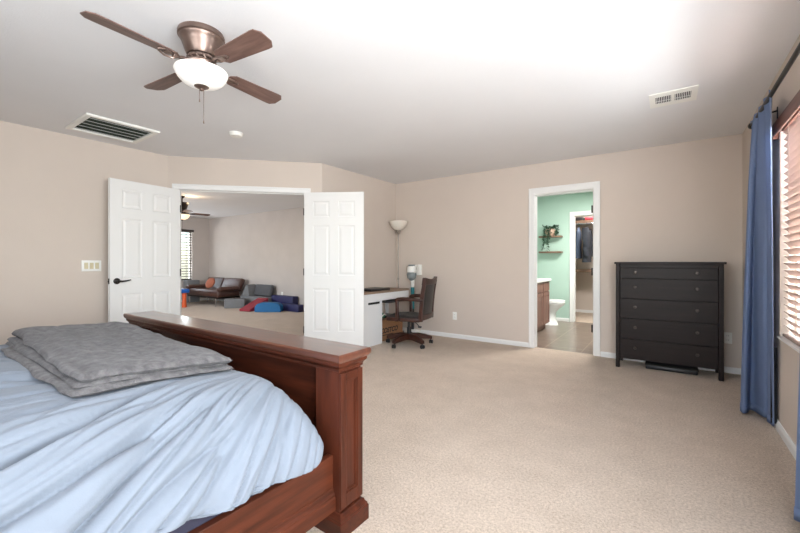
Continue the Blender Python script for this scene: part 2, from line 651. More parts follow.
# bathroom and closet
CD0, CD1 = -1.467, -0.70
wall('wall_bathroom_far', (BATH_L - T_, BATH_Y), (BATH_R, BATH_Y), M['wall_green'], T_, [(CD0 - 0.018 - BATH_L + T_, CD1 + 0.018 - BATH_L + T_, 0, 2.05)])
wall('wall_bathroom_left', (BATH_L, YF + T_), (BATH_L, BATH_Y), M['wall_green'], T_)
wall('wall_bathroom_right', (BATH_R, BATH_Y), (BATH_R, YF + T_), M['wall_green'], T_)
wall('wall_bathroom_near', (BATH_R, YF + T_ + 0.004), (BATH_L, YF + T_ + 0.004), M['wall_green'], 0.003,
     [(BATH_R - BD1 - 0.09, BATH_R - BD0 + 0.09, 0, 2.12)])
wall('wall_closet_far', (CL_L - T_, CL_Y), (CL_R + T_, CL_Y), M['wall'], T_)
wall('wall_closet_left', (CL_L, BATH_Y + T_), (CL_L, CL_Y), M['wall'], T_)
wall('wall_closet_right', (CL_R, CL_Y), (CL_R, BATH_Y + T_), M['wall'], T_)

baseboard('baseboard_far', (XS, YF), (XR, YF), gaps=[(BD0 - 0.074 - XS, BD1 + 0.08 - XS)])
baseboard('baseboard_right', (XR, YF), (XR, YB))
baseboard('baseboard_left', (XL, YB), (XL, D0[1]))
baseboard('baseboard_back', (XR, YB), (XL, YB))
baseboard('baseboard_alcove', D1, (XS, YF))
baseboard('baseboard_diagonal', D0, D1, gaps=[(S0 - 0.06, S1 + 0.085)])
baseboard('baseboard_loft', (LOFT_X, LOFT_Y), (XS - T_ - 0.06, LOFT_Y))
baseboard('baseboard_loft_left', (LOFT_X, LOFT_B), (LOFT_X, LOFT_Y))
baseboard('baseboard_bathroom', (BATH_L, BATH_Y), (BATH_R, BATH_Y), gaps=[(CD0 - 0.085 - BATH_L, CD1 + 0.085 - BATH_L)])
baseboard('baseboard_closet', (CL_L, CL_Y), (CL_R, CL_Y))


def casing(name, p0, p1, s0, s1, top, wl=0.07, wr=0.07, wt=0.07, depth=T_, both=False, zt=None):
    """jamb lining and face casing of a doorway s0..s1 along p0->p1 (room to the right)"""
    T = frame2d(p0, p1)
    b = MB()
    b.box(s0 - 0.018, s0, -0.001, depth + 0.001, 0, top + 0.018, T)
    b.box(s1, s1 + 0.018, -0.001, depth + 0.001, 0, top + 0.018, T)
    b.box(s0, s1, -0.001, depth + 0.001, top, top + 0.018, T)
    # stop bead
    b.box(s0, s0 + 0.011, 0.05, 0.085, 0, top, T)
    b.box(s1 - 0.011, s1, 0.05, 0.085, 0, top, T)
    b.box(s0, s1, 0.05, 0.085, top - 0.011, top, T)
    for sgn in ((-1, 1) if both else (-1,)):
        y0, y1, y2 = (-0.011, -0.017, 0) if sgn < 0 else (depth + 0.011, depth + 0.017, depth)
        for (a, c, e, f) in ((s0 - 0.005 - wl, s0 - 0.005, 0, top + 0.005 + wt), (s1 + 0.005, s1 + 0.005 + wr, 0, top + 0.005 + wt), (s0 - 0.005, s1 + 0.005, top + 0.005, top + 0.005 + wt)):
            b.box(a, c, min(y0, y2), max(y0, y2), e, f, T)
        b.box(s0 - 0.005 - wl, s0 - 0.005 - wl + 0.022, min(y1, y2), max(y1, y2), 0, top + 0.005 + wt, T)
        b.box(s1 + 0.005 + wr - 0.022, s1 + 0.005 + wr, min(y1, y2), max(y1, y2), 0, top + 0.005 + wt, T)
        b.box(s0 - 0.005 - wl + 0.022, s1 + 0.005 + wr - 0.022, min(y1, y2), max(y1, y2), top + 0.005 + wt - 0.022, top + 0.005 + wt, T)
    return struct(b.build(name, M['white'], bevel=0.003, smooth=0))


casing('trim_1', D0, D1, S0, S1, 2.035, wl=0.055, wr=0.07, wt=0.062, both=True)
casing('trim_2', (XS, YF), (XR, YF), BD0 - XS, BD1 - XS, 2.032, wl=0.069, wr=0.07, wt=0.08, both=True)
casing('trim_3', (BATH_L, BATH_Y), (BATH_R, BATH_Y), CD0 - BATH_L, CD1 - BATH_L, 2.015, wl=0.07, wr=0.07, wt=0.075, both=True)


# ------------------------------------------------------------------ six-panel doors
def six_panel_leaf(w_, h_, th=0.035):
    """leaf in local coords: x 0..w_, y -th/2..th/2, z 0..h_"""
    b = MB()
    core = th / 2 - 0.007
    b.box(0.002, w_ - 0.002, -core, core, 0.002, h_ - 0.002)
    st, mid = 0.115, 0.115
    pw = (w_ - 2 * st - mid) / 2
    rows = [(0.23, 0.23 + 0.555), (0.955, 0.955 + 0.645), (1.71, 1.71 + 0.205)]
    xs = [(st, st + pw), (st + pw + mid, w_ - st)]
    h = th / 2
    for sg in (-1, 1):
        y0, y1 = (core, h) if sg > 0 else (-h, -core)
        b.box(0, st, y0, y1, 0, h_)
        b.box(w_ - st, w_, y0, y1, 0, h_)
        b.box(st + pw, st + pw + mid, y0, y1, 0, h_)
        zs = [0] + [q for r in rows for q in r] + [h_]
        for k in range(0, len(zs), 2):
            for (xa, xb) in xs:
                b.box(xa, xb, y0, y1, zs[k], zs[k + 1])
        for (za, zb) in rows:
            for (xa, xb) in xs:
                i1, i2 = 0.022, 0.040
                ya, yb = sg * core, sg * (h - 0.002)
                v = [(xa + i1, ya, za + i1), (xb - i1, ya, za + i1), (xb - i1, ya, zb - i1), (xa + i1, ya, zb - i1),
                     (xa + i2, yb, za + i2), (xb - i2, yb, za + i2), (xb - i2, yb, zb - i2), (xa + i2, yb, zb - i2)]
                b._add(v, [(4, 5, 6, 7), (0, 1, 5, 4), (1, 2, 6, 5), (2, 3, 7, 6), (3, 0, 4, 7)])
                # sloped sticking round the recess
                i0 = 0.008
                v = [(xa, sg * h, za), (xb, sg * h, za), (xb, sg * h, zb), (xa, sg * h, zb),
                     (xa + i0, ya, za + i0), (xb - i0, ya, za + i0), (xb - i0, ya, zb - i0), (xa + i0, ya, zb - i0)]
                b._add(v, [(0, 1, 5, 4), (1, 2, 6, 5), (2, 3, 7, 6), (3, 0, 4, 7)])
    return b


def make_door(name, label, hinge, far, w_, h_=2.015, handle=True, lever_out=1, latch=True):
    a = math.atan2(far[1] - hinge[1], far[0] - hinge[0])
    r = thing(name, label, 'door', (hinge[0], hinge[1], 0.012), a)
    struct(r)
    six_panel_leaf(w_, h_).build('door_leaf', M['door'], r, world=False, smooth=0)
    for z in (0.25, 1.0, 1.78):
        b = MB()
        b.cyl((-0.006, lever_out * 0.018, z - 0.045), (-0.006, lever_out * 0.018, z + 0.045), 0.006)
        b.box(-0.004, 0.0005, -0.016, 0.016, z - 0.045, z + 0.045)
        b.build('hinge', M['black_metal'], r, world=False)
    if handle:
        for sg in (-1, 1):
            b = MB()
            T = Matrix.Translation((w_ - 0.065, sg * 0.0175, 0.925)) @ Matrix.Rotation(-sg * PI / 2, 4, 'X')
            b.lathe([(0.0, 0), (0.033, 0), (0.033, 0.006), (0.027, 0.011), (0.013, 0.013), (0.012, 0.045), (0.0, 0.047)], 20, T)
            y = sg * 0.058
            b.tube([(w_ - 0.065, y, 0.925), (w_ - 0.10, y, 0.922), (w_ - 0.14, y + sg * 0.002, 0.926), (w_ - 0.185, y - sg * 0.004, 0.934)], [0.011, 0.010, 0.008, 0.006])
            b.build('door_handle', M['black_metal'], r, world=False)
        b = MB()
        b.box(w_ - 0.0005, w_ + 0.002, -0.012, 0.012, 0.897, 0.955)
        b.box(w_, w_ + 0.008, -0.007, 0.007, 0.917, 0.933)
        b.build('latch_plate', M['black_metal'], r, world=False, smooth=0)
    return r


make_door('door_1', 'white six-panel door leaf with dark lever handle folded back towards the light switch wall', (-4.906, 2.238), (-4.800, 1.478), 0.755)
make_door('door_2', 'white six-panel door leaf standing open in front of the white desk', (-3.868, 3.318), (-3.205, 3.712), 0.778, 2.03, handle=False, lever_out=-1)
make_door('door_3', 'white bathroom door swung open inside the green bathroom', (BD1 + 0.022, YF + T_ + 0.022), (BD1 + 0.10, YF + 0.9), 0.665, lever_out=1)
for i_, z in enumerate((0.31, 1.02, 1.80)):
    b = MB()
    b.box(BD1 - 0.038, BD1 + 0.0005, YF + 0.108, YF + 0.112, z - 0.047, z + 0.047)
    b.cyl((BD1 - 0.002, YF + 0.128, z - 0.047), (BD1 - 0.002, YF + 0.128, z + 0.047), 0.007)
    o = b.build('trim_%d' % (4 + i_), M['black_metal'])
    struct(o)


# ------------------------------------------------------------------ windows
def window(name, p0, p1, s0, s1, z0, z1, mullions=1, depth=T_, y_in=0.075):
    """vinyl window in a hole along p0->p1 (room to the right)"""
    T = frame2d(p0, p1)
    r = thing(name, 'window', 'window')
    struct(r)
    del r['label'], r['category']
    b = MB()
    f = 0.045
    y0, y1 = y_in, depth
    b.box(s0, s0 + f, y0, y1, z0, z1, T)
    b.box(s1 - f, s1, y0, y1, z0, z1, T)
    b.box(s0 + f, s1 - f, y0, y1, z0, z0 + f, T)
    b.box(s0 + f, s1 - f, y0, y1, z1 - f, z1, T)
    for k in range(mullions):
        c = s0 + (s1 - s0) * (k + 1) / (mullions + 1)
        b.box(c - 0.025, c + 0.025, y0, y1, z0 + f, z1 - f, T)
    b.build('window_frame', M['vinyl'], r, bevel=0.004, smooth=0)
    n = mullions + 1
    for k in range(n):
        a = s0 + (s1 - s0) * k / n + 0.03
        c = s0 + (s1 - s0) * (k + 1) / n - 0.03
        g = MB()
        g.box(a, c, (y0 + y1) / 2 - 0.003, (y0 + y1) / 2 + 0.003, z0 + 0.03, z1 - 0.03, T)
        g.build('pane', M['glass'], r, smooth=0)
    return r


window('window_1', (XR, YF), (XR, YB), YF - W1[1], YF - W1[0], W1[2], W1[3])
window('added_window_2', (XR, YF), (XR, YB), YF - W2[1], YF - W2[0], W2[2], W2[3])  # added out of view for the side fill light
window('added_window_3', (XR, YB), (XL, YB), XR - W3[1], XR - W3[0], W3[2], W3[3])  # added out of view for the back fill light
window('window_4', (LOFT_X, LOFT_B), (LOFT_X, LOFT_Y), LW[0] - LOFT_B, LW[1] - LOFT_B, LW[2], LW[3])
window('window_5', (XL - T_, LOFT_B), (LOFT_X - T_, LOFT_B), XL - T_ - LB[1], XL - T_ - LB[0], LB[2], LB[3])
# window sill board of the main window
b = MB()
b.box(XR - 0.015, XR + 0.075, W1[0] + 0.002, W1[1] - 0.002, W1[2], W1[2] + 0.014)
struct(b.build('trim_7', M['white'], bevel=0.003, smooth=0))
b = MB()
b.box(-40, 40, -40, 40, -3.2, -3.1)
struct(b.build('ground', M['soil'], smooth=0))


def blind(name, label, T, width, z0, z1, tilt, m_slat, m_val, depth=0.05, pitch=0.046, val_out=0.03, val_h=0.085, cords=(0.12, 0.5, 0.88)):
    """local x along the window, y into the wall"""
    r = thing(name, label, 'blind')
    b = MB()
    b.box(-0.03, width + 0.03, -val_out - 0.012, -val_out, z1 - val_h, z1, T)
    b.box(-0.03, -0.018, -val_out, -0.0005, z1 - val_h, z1, T)
    b.box(width + 0.018, width + 0.03, -val_out, -0.0005, z1 - val_h, z1, T)
    b.build('valance', m_val, r, bevel=0.003, smooth=0)
    b = MB()
    b.box(0.004, width - 0.004, 0.008, 0.055, z1 - 0.045, z1 - 0.003, T)
    b.build('head_rail', m_val, r, smooth=0)
    b = MB()
    z = z1 - 0.07
    ca, sa = math.cos(tilt), math.sin(tilt)
    while z > z0 + 0.05:
        yc = 0.034
        h = depth / 2
        pts = []
        for t, bow in ((-1, 0), (-0.5, 0.0018), (0, 0.0026), (0.5, 0.0018), (1, 0)):
            pts.append((yc + t * h * ca - bow * sa, z + t * h * sa + bow * ca))
        th = 0.0028
        v = []
        for x in (0.006, width - 0.006):
            for (y, zz) in pts:
                v.append((x, y, zz))
            for (y, zz) in reversed(pts):
                v.append((x, y + th * sa, zz - th * ca))
        n = 10
        b._add(v, [tuple(range(n)), tuple(range(n, 2 * n))[::-1]] + [(i, n + i, n + (i + 1) % n, (i + 1) % n) for i in range(n)], T)
        z -= pitch
    b.build('slats', m_slat, r, smooth=50)
    b = MB()
    b.rbox(0.006, width - 0.006, 0.012, 0.058, z0 + 0.016, z0 + 0.034, 0.004, 2, T)
    b.build('bottom_rail', m_slat, r)
    for c in cords:
        b = MB()
        for y in (0.006, 0.062):
            b.box(c * width - 0.0035, c * width + 0.0035, y - 0.0006, y + 0.0006, z0 + 0.034, z1 - 0.04, T)
        b.build('ladder_tape', m_slat, r, smooth=0)
    b = MB()
    q = T @ Vector((0.05, -0.004, 0))
    b.cyl((q.x, q.y, z1 - 0.75), (q.x, q.y, z1 - 0.05), 0.004, n=8)
    b.build('tilt_wand', m_slat, r)
    return r


T1 = Matrix.Translation((0, 0, 0)) @ frame2d((XR, W1[1]), (XR, W1[0]))
blind('window_blind', 'pale slatted blind with reddish wood valance behind the blue curtains', T1, W1[1] - W1[0], W1[2], W1[3] + 0.03,
      math.radians(-50), M['slat'], M['valance'])
T2 = frame2d((LOFT_X, LW[0]), (LOFT_X, LW[1]))
blind('window_blind', 'dark slatted blind on the window of the room beyond the double doors', T2, LW[1] - LW[0], LW[2], LW[3] + 0.02,
      math.radians(-24), M['slat_dark'], M['slat_dark'], pitch=0.075, val_h=0.07)

# ------------------------------------------------------------------ curtain rod and curtains
RX, RZ = 0.521, 2.183
rod = thing('curtain_rod', 'black curtain rod with round end finial above the blinds', 'curtain rod', (RX, 3.0, RZ))
b = MB()
b.cyl((RX, 1.7, RZ), (RX, 3.90, RZ), 0.0125)
b.build('rod', M['black_metal'], rod)
for y, sg in ((3.90, 1), (1.7, -1)):
    b = MB()
    Tm = Matrix.Translation((RX, y, RZ)) @ Matrix.Rotation(-sg * PI / 2, 4, 'X')
    b.lathe([(0.0, -0.002), (0.014, 0), (0.018, 0.004), (0.024, 0.014), (0.024, 0.034), (0.019, 0.044), (0.0, 0.046)], 18, Tm)
    b.build('finial', M['black_metal'], rod)
for y in (3.62, 1.76):
    b = MB()
    b.box(XR - 0.004, XR, y - 0.012, y + 0.012, RZ - 0.06, RZ + 0.02)
    b.tube([(XR - 0.002, y, RZ - 0.005), (RX + 0.01, y, RZ - 0.018), (RX - 0.002, y, RZ - 0.017)], 0.006)
    b.build('bracket', M['black_metal'], rod)


def curtain(name, label, top, bot, z_top, z_bot_fn, nu=120, nv=40, th=0.004):
    """top/bot: polylines in plan; surface lofted between them, then given thickness"""
    def resample(pl, n):
        pl = [Vector(p) for p in pl]
        # catmull-rom smoothing
        out = []
        seg = len(pl) - 1
        for i in range(n):
            t = i / (n - 1) * seg
            k = min(int(t), seg - 1)
            u = t - k
            p0, p1, p2, p3 = pl[max(k - 1, 0)], pl[k], pl[k + 1], pl[min(k + 2, seg)]
            out.append(0.5 * ((2 * p1) + (-p0 + p2) * u + (2 * p0 - 5 * p1 + 4 * p2 - p3) * u * u + (-p0 + 3 * p1 - 3 * p2 + p3) * u ** 3))
        return out
    A, B = resample(top, nu), resample(bot, nu)
    r = tag(bpy.data.objects.new(name, None), label, 'curtain')
    COL.objects.link(r)
    c0 = A[nu // 2]
    r.location = (c0.x, c0.y, z_top)
    rows = []
    for j in range(nv + 1):
        t = j / nv
        s = t ** 0.5
        row = []
        for i in range(nu):
            p = A[i].lerp(B[i], s)
            zb = z_bot_fn(i / (nu - 1))
            z = z_top + (zb - z_top) * t
            n = noise.noise(Vector((i * 0.05, z * 0.9, 3.0))) * 0.006 * min(1, t * 4)
            row.append(Vector((p.x + n, p.y + n * 0.6, z)))
        rows.append(row)
    m = MB()
    m.grid(rows)
    o = m.build('panel', M['curtain'], r, smooth=180)
    sol = o.modifiers.new('solid', 'SOLIDIFY')
    sol.thickness = th
    sol.offset = 0
    # stitched hem band along the bottom
    hb = MB()
    hb.grid([[rows[j][i] + Vector((0, 0, 0)) for i in range(nu)] for j in range(nv - 1, nv + 1)])
    h = hb.build('hem', M['curtain'], r, smooth=180)
    sol = h.modifiers.new('solid', 'SOLIDIFY')
    sol.thickness = th + 0.005
    sol.offset = 0
    # pale lining turned in along the near edge
    lb = MB()
    k0 = nu - 7
    lb.grid([[rows[j][i] + Vector((0.0045, 0.0045, 0)) for i in range(k0, nu)] for j in range(nv + 1)])
    l = lb.build('lining', M['lining'], r, smooth=180)
    sol = l.modifiers.new('solid', 'SOLIDIFY')
    sol.thickness = 0.003
    sol.offset = 0
    l['label'] = 'pale lining along the near edge of the curtain'
    return r


def wav(y0, y1, n, amp, x=RX):
    out = []
    for i in range(n + 1):
        y = y0 + (y1 - y0) * i / n
        out.append((x + (amp if i % 2 else -amp), y))
    return out


top1 = wav(3.89, 3.24, 8, 0.013)
bot1 = [(0.575, 4.02), (0.50, 3.96), (0.447, 3.84), (0.452, 3.765), (0.475, 3.79), (0.497, 3.87), (0.525, 3.87), (0.548, 3.80), (0.563, 3.755), (0.588, 3.745), (0.580, 3.70), (0.568, 3.66), (0.575, 3.62), (0.582, 3.58)]
cur = curtain('curtain', 'blue curtain panel hanging in the corner beside the dark dresser', top1, bot1, 2.208, lambda u: 0.022)
b = MB()
b.rbox(0.570, 0.602, 3.584, 3.590, 0.04, 0.56, 0.002, 1)
o = b.build('turned_edge', M['blackout'], cur)
o['label'] = 'black turned-back edge low on the curtain'
top2 = wav(2.34, 1.75, 8, 0.022)
bot2 = [(0.50 + (0.05 if i % 2 else -0.05), 2.44 - 0.05 * i) for i in range(9)]
bot2[0] = (0.475, 2.445)
curtain('curtain', 'blue curtain panel nearest the viewer, its edge just inside the frame', top2, bot2, 2.225, lambda u: 0.022)

# ------------------------------------------------------------------ bed
BX0, BX1 = -3.292, -1.088        # footboard cap ends
BXC = (BX0 + BX1) / 2
bed = thing('bed', 'large cherry wood bed with panelled footboard and corner posts', 'bed', (BXC, 0.15, 0))


def ring_prof(x0, x1, y0, y1, prof):
    """stack of rectangles: prof = (offset outwards, z)"""
    b = MB()
    rows = []
    for o, z in prof:
        rows.append([(x0 - o, y0 - o, z), (x1 + o, y0 - o, z), (x1 + o, y1 + o, z), (x0 - o, y1 + o, z)])
    b.grid(rows, closed_u=True)
    vs = list(b.bm.verts)
    b.bm.faces.new(vs[:4])
    b.bm.faces.new(vs[-4:])
    return b


PX1, PY0, PY1 = -1.120, 1.143, 1.281
PX0 = BX0 + 0.032
cap = ring_prof(PX0, PX1, PY0, PY1, [(0.002, 0.682), (0.006, 0.684), (0.006, 0.692), (0.010, 0.700), (0.018, 0.708), (0.020, 0.716), (0.020, 0.7215)])
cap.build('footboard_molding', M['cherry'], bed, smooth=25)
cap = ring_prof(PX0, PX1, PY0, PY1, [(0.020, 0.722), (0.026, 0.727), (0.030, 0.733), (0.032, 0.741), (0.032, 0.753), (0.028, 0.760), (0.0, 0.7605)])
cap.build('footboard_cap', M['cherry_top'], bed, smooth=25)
for (xa, xb, sg) in ((PX1 - 0.140, PX1, 1), (PX0, PX0 + 0.140, -1)):
    b = MB()
    b.box(xa, xb, PY0, PY1, 0.09, 0.685)
    po = b.build('post', M['cherry_v'], bed, bevel=0.003, smooth=0)
    # raised frame around a sunk panel on the outer face
    xo = xb if sg > 0 else xa
    f = MB()
    t = 0.011
    x_a, x_b = (xo, xo + t) if sg > 0 else (xo - t, xo)
    f.box(x_a, x_b, PY0, PY0 + 0.034, 0.11, 0.675)
    f.box(x_a, x_b, PY1 - 0.034, PY1, 0.11, 0.675)
    f.box(x_a, x_b, PY0 + 0.034, PY1 - 0.034, 0.11, 0.165)
    f.box(x_a, x_b, PY0 + 0.034, PY1 - 0.034, 0.640, 0.675)
    x_c, x_d = (xo, xo + 0.006) if sg > 0 else (xo - 0.006, xo)
    for (ya, yb, za, zb) in ((PY0 + 0.034, PY0 + 0.042, 0.165, 0.640), (PY1 - 0.042, PY1 - 0.034, 0.165, 0.640), (PY0 + 0.042, PY1 - 0.042, 0.165, 0.173), (PY0 + 0.042, PY1 - 0.042, 0.632, 0.640)):
        f.box(x_c, x_d, ya, yb, za, zb)
    f.build('post_frame', M['cherry_v'], po, bevel=0.002, smooth=0)
    pb = ring_prof(xa - (0.004 if sg > 0 else 0.011), xb + (0.011 if sg > 0 else 0.004), PY0 - 0.002, PY1 + 0.002,
                   [(0.018, 0.0), (0.018, 0.062), (0.014, 0.067), (0.014, 0.074), (0.006, 0.083), (0.003, 0.093), (0.0, 0.095)])
    pb.build('post_base', M['cherry'], bed, smooth=25)
b = MB()
b.box(PX0 + 0.138, PX1 - 0.138, PY0 + 0.080, PY0 + 0.115, 0.10, 0.690)
b.build('footboard_panel', M['cherry'], bed, smooth=0)
b = MB()
b.box(PX0 + 0.138, PX1 - 0.138, PY0 + 0.115, PY0 + 0.130, 0.10, 0.20)
b.box(PX0 + 0.138, PX1 - 0.138, PY0 + 0.115, PY0 + 0.130, 0.63, 0.688)
for k in range(4):
    c = PX0 + 0.138 + (PX1 - PX0 - 0.276 - 0.07) * k / 3
    b.box(c, c + 0.07, PY0 + 0.115, PY0 + 0.130, 0.20, 0.63)
b.build('footboard_frame', M['cherry'], bed, bevel=0.004, smooth=0)
for sg in (1, -1):
    xo = BXC + sg * (-1.155 - BXC)
    xi = xo - sg * 0.030
    b = MB()
    b.box(min(xo, xi), max(xo, xi), -0.86, PY0 + 0.002, 0.115, 0.326)
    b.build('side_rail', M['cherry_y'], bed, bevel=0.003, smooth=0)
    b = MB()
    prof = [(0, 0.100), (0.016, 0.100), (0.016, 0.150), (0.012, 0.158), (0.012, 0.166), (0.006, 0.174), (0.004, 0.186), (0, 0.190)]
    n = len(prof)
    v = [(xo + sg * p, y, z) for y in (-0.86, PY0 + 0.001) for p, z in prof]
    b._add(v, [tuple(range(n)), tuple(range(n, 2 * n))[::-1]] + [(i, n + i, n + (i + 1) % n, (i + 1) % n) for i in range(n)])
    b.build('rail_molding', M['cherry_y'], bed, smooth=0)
b = MB()
b.box(BX0 + 0.03, BX1 - 0.03, -1.02, -0.92, 0.0, 1.25)
b.box(BX0, BX1, -1.05, -0.89, 1.25, 1.32)
b.build('headboard', M['cherry'], bed, bevel=0.006, smooth=0)

b = MB()
b.rbox(-3.185, -1.187, -0.84, 1.10, 0.125, 0.358, 0.015, 2)
o = b.build('box_spring', M['navy'], origin=(BXC, 0.1, 0.125))
tag(o, 'dark navy box spring edge showing above the bed side rail', 'box spring')
b = ring_prof(-3.17, -1.205, -0.84, 1.06, [(-0.02, 0.359), (0.0, 0.366), (0.0, 0.392), (-0.02, 0.42), (-0.05, 0.47), (-0.10, 0.52), (-0.18, 0.555), (-0.26, 0.565)])
o = b.build('mattress', M['mattress'], origin=(BXC, 0.1, 0.359))
tag(o, 'white mattress edge peeking out below the blue duvet', 'mattress')


def duvet_top(y):
    return 0.702 - 0.060 * max(0.0, min(1.0, (y - 0.35) / 0.70)) ** 1.6


# duvet: lofted cross-sections with fan-shaped folds
def duvet():
    NS, NY = 420, 300
    rows = []
    for j in range(NY + 1):
        t = j / NY
        y = -0.82 + t * (1.112 + 0.82)
        # crown height and drop towards the footboard
        zt = duvet_top(y)
        e = max(0.0, (y - 0.93) / 0.182)
        drop = 1 - math.sqrt(max(0.0, 1 - min(1, e) ** 2.6))
        row = []
        for i in range(NS + 1):
            u = -1 + 2 * i / NS                      # arc position across the bed
            su = 1 if u >= 0 else -1
            a = abs(u) * 1.52                        # arc length from centre (m)
            fl, rx = 0.70, 0.36
            near = su > 0
            zb = 0.345 + 0.045 * max(0.0, min(1.0, (0.85 - y) / 0.22)) + 0.012 * math.sin(y * 17)
            hz = zt - zb
            arc = 0.62                                # approx ellipse quarter length
            if a <= fl:
                x, z, nx, nz, k = a, zt, 0, 1, 0
            else:
                ph = min(1.0, (a - fl) / arc)
                ang = ph * PI / 2
                if a - fl <= arc:
                    x = fl + rx * math.sin(ang)
                    z = zb + hz * math.cos(ang)
                    nx, nz = math.sin(ang), math.cos(ang)
                else:                                 # hem tucked under
                    q = a - fl - arc
                    x = fl + rx - 0.25 * q
                    z = zb - 0.05 * q
                    nx, nz = 1, 0
                k = ph
            z2 = z - (z - 0.36) * drop * 0.9
            x2 = x - 0.055 * drop * k
            p = Vector((BXC + su * x2, y, z2))
            # folds
            s = su * a
            dx, dy = s - 0.50, 1.32 - y
            r = math.hypot(dx, dy)
            th = math.atan2(dx, dy)
            wob = 0.25 * noise.noise(Vector((s * 1.7, y * 1.7, 1.0)))
            n1 = noise.noise(Vector((th * 6.0 + wob * 1.5, r * 0.7 + 5, 2.3)))
            n2 = noise.noise(Vector((th * 13.0 + wob * 2.4, r * 1.1, 7.7)))
            n3 = noise.noise(Vector((th * 27.0 + wob * 3.0, r * 2.0, 4.1)))
            b1 = min(1.0, abs(n1) * 6.0) ** 0.7
            b2 = min(1.0, abs(n2) * 5.5) ** 0.7
            b3 = min(1.0, abs(n3) * 4.0) ** 0.8
            m = max(0.0, min(1.0, (r - 0.20) / 0.40))
            mk = max(0.0, min(1.0, 0.55 + 1.5 * noise.noise(Vector((s * 1.3 + 4, y * 1.3, 9.0)))))
            mk2 = max(0.0, min(1.0, 0.5 + 1.8 * noise.noise(Vector((s * 1.6 + 14, y * 1.6, 2.0)))))
            ft = max(0.0, min(1.0, (0.95 - y) / 0.25))
            amp = 0.45 + 0.55 * ft
            d = amp * m * (0.046 * (b1 - 0.85) + 0.030 * (b2 - 0.8) * (0.35 + 0.65 * mk) + 0.012 * (b3 - 0.7) * mk2)
            und = max(0.0, min(1.0, (BXC + su * x2 + 1.62) / -0.10 + 1)) * max(0.0, min(1.0, (y - 0.33) / 0.08))
            if x2 * su < 0.66:
                d *= 1 - 0.9 * und
            d += (0.004 + 0.008 * ft) * noise.noise(Vector((s * 3.6, y * 3.6, 0)))
            # a wavy, hanging hem
            if k > 0.75:
                d += (k - 0.75) * 0.05 * noise.noise(Vector((y * 7, 3.3, 0)))
            d *= (1 - 0.75 * drop)
            p += Vector((su * nx, 0, nz)) * d
            row.append(p)
        rows.append(row)
    m = MB()
    m.grid(rows)
    o = m.build('duvet', M['duvet'], origin=(BXC, 0.1, 0.34), smooth=180)
    sol = o.modifiers.new('solid', 'SOLIDIFY')
    sol.thickness = 0.012
    sol.offset = -1
    tag(o, 'rumpled light blue duvet draped over the bed', 'duvet')
    return o


duvet()


# folded fleece blanket: stacked folds of one soft cloth
def blanket():
    m = MB()
    layers = [
        # near, right, far, left corners (x, y), height over the duvet, thickness, seed
        ([(-1.535, 0.372), (-1.590, 0.950), (-3.06, 1.045), (-2.70, 0.380)], 0.000, 0.020, 1),
        ([(-1.545, 0.395), (-1.565, 0.962), (-3.02, 1.045), (-2.86, 0.420)], 0.017, 0.018, 2),
        ([(-1.570, 0.385), (-1.585, 0.955), (-3.03, 1.040), (-2.92, 0.440)], 0.032, 0.018, 4),
        ([(-1.570, 0.402), (-1.572, 0.968), (-3.05, 1.050), (-2.98, 0.470)], 0.046, 0.030, 3),
    ]
    N = 90
    for (N0, R0, F0, L0), zb, th, sd in layers:
        q = [Vector((p[0], p[1], 0)) for p in (N0, R0, F0, L0)]
        top, bot = [], []
        for j in range(N + 1):
            v = j / N
            rt, rb = [], []
            for i in range(N + 1):
                u = i / N
                # square with softly rounded corners
                a, c = 2 * u - 1, 2 * v - 1
                sx = a * math.sqrt(1 - 0.06 * c * c)
                sy = c * math.sqrt(1 - 0.06 * a * a)
                uu, vv = (sx + 1) / 2, (sy + 1) / 2
                p = (q[0] * (1 - uu) * (1 - vv) + q[1] * uu * (1 - vv) + q[2] * uu * vv + q[3] * (1 - uu) * vv)
                edge = min(u, 1 - u, v, 1 - v)
                wob = 0.016 * noise.noise(Vector((p.x * 6, p.y * 6, sd * 3.1)))
                wob2 = 0.016 * noise.noise(Vector((p.x * 6, p.y * 6, sd * 3.1 + 40)))
                p += Vector((wob, wob2, 0))
                du = min(u, 1 - u) * 0.58
                dv = min(v, 1 - v) * 1.5
                dd = min(du, dv)
                R = th * 0.7
                f = math.sqrt(max(0, 1 - (1 - min(1, dd / R)) ** 2))
                sag = -0.012 * max(0, 1 - dd / 0.10) if sd > 1 else 0
                lump = 0.009 * noise.noise(Vector((p.x * 2.6, p.y * 2.6, sd))) + 0.004 * noise.noise(Vector((p.x * 8, p.y * 8, sd + 9)))
                wr = abs(noise.noise(Vector((p.x * 2.2 + p.y * 1.5, p.y * 9.0, sd * 5.0))))
                lump += 0.006 * (min(1.0, wr * 4) ** 0.7 - 0.8)
                if sd == 3:
                    lump *= 1.5
                    # soft raised roll near the left end and the far edge
                    lump += 0.020 * math.exp(-((v - 0.86) / 0.10) ** 2)
                    lump += 0.010 * math.exp(-((u - 0.80) / 0.12) ** 2)
                # folds follow the bed underneath
                zc = duvet_top(p.y) + zb + sag
                h = th / 2
                rt.append((p.x, p.y, zc + h + h * f + lump * (0.4 + 0.6 * f)))
                rb.append((p.x, p.y, zc + h - h * f + 0.3 * lump))
            top.append(rt)
            bot.append(rb)
        m.grid(top)
        m.grid([r[::-1] for r in bot])
        m.bm.verts.ensure_lookup_table()
    o = m.build('blanket', M['blanket'], origin=(-2.3, 0.72, 0.68), smooth=180, weld=True)
    tag(o, 'folded grey fleece blanket lying on the blue duvet near the footboard', 'blanket')
    return o


blanket()

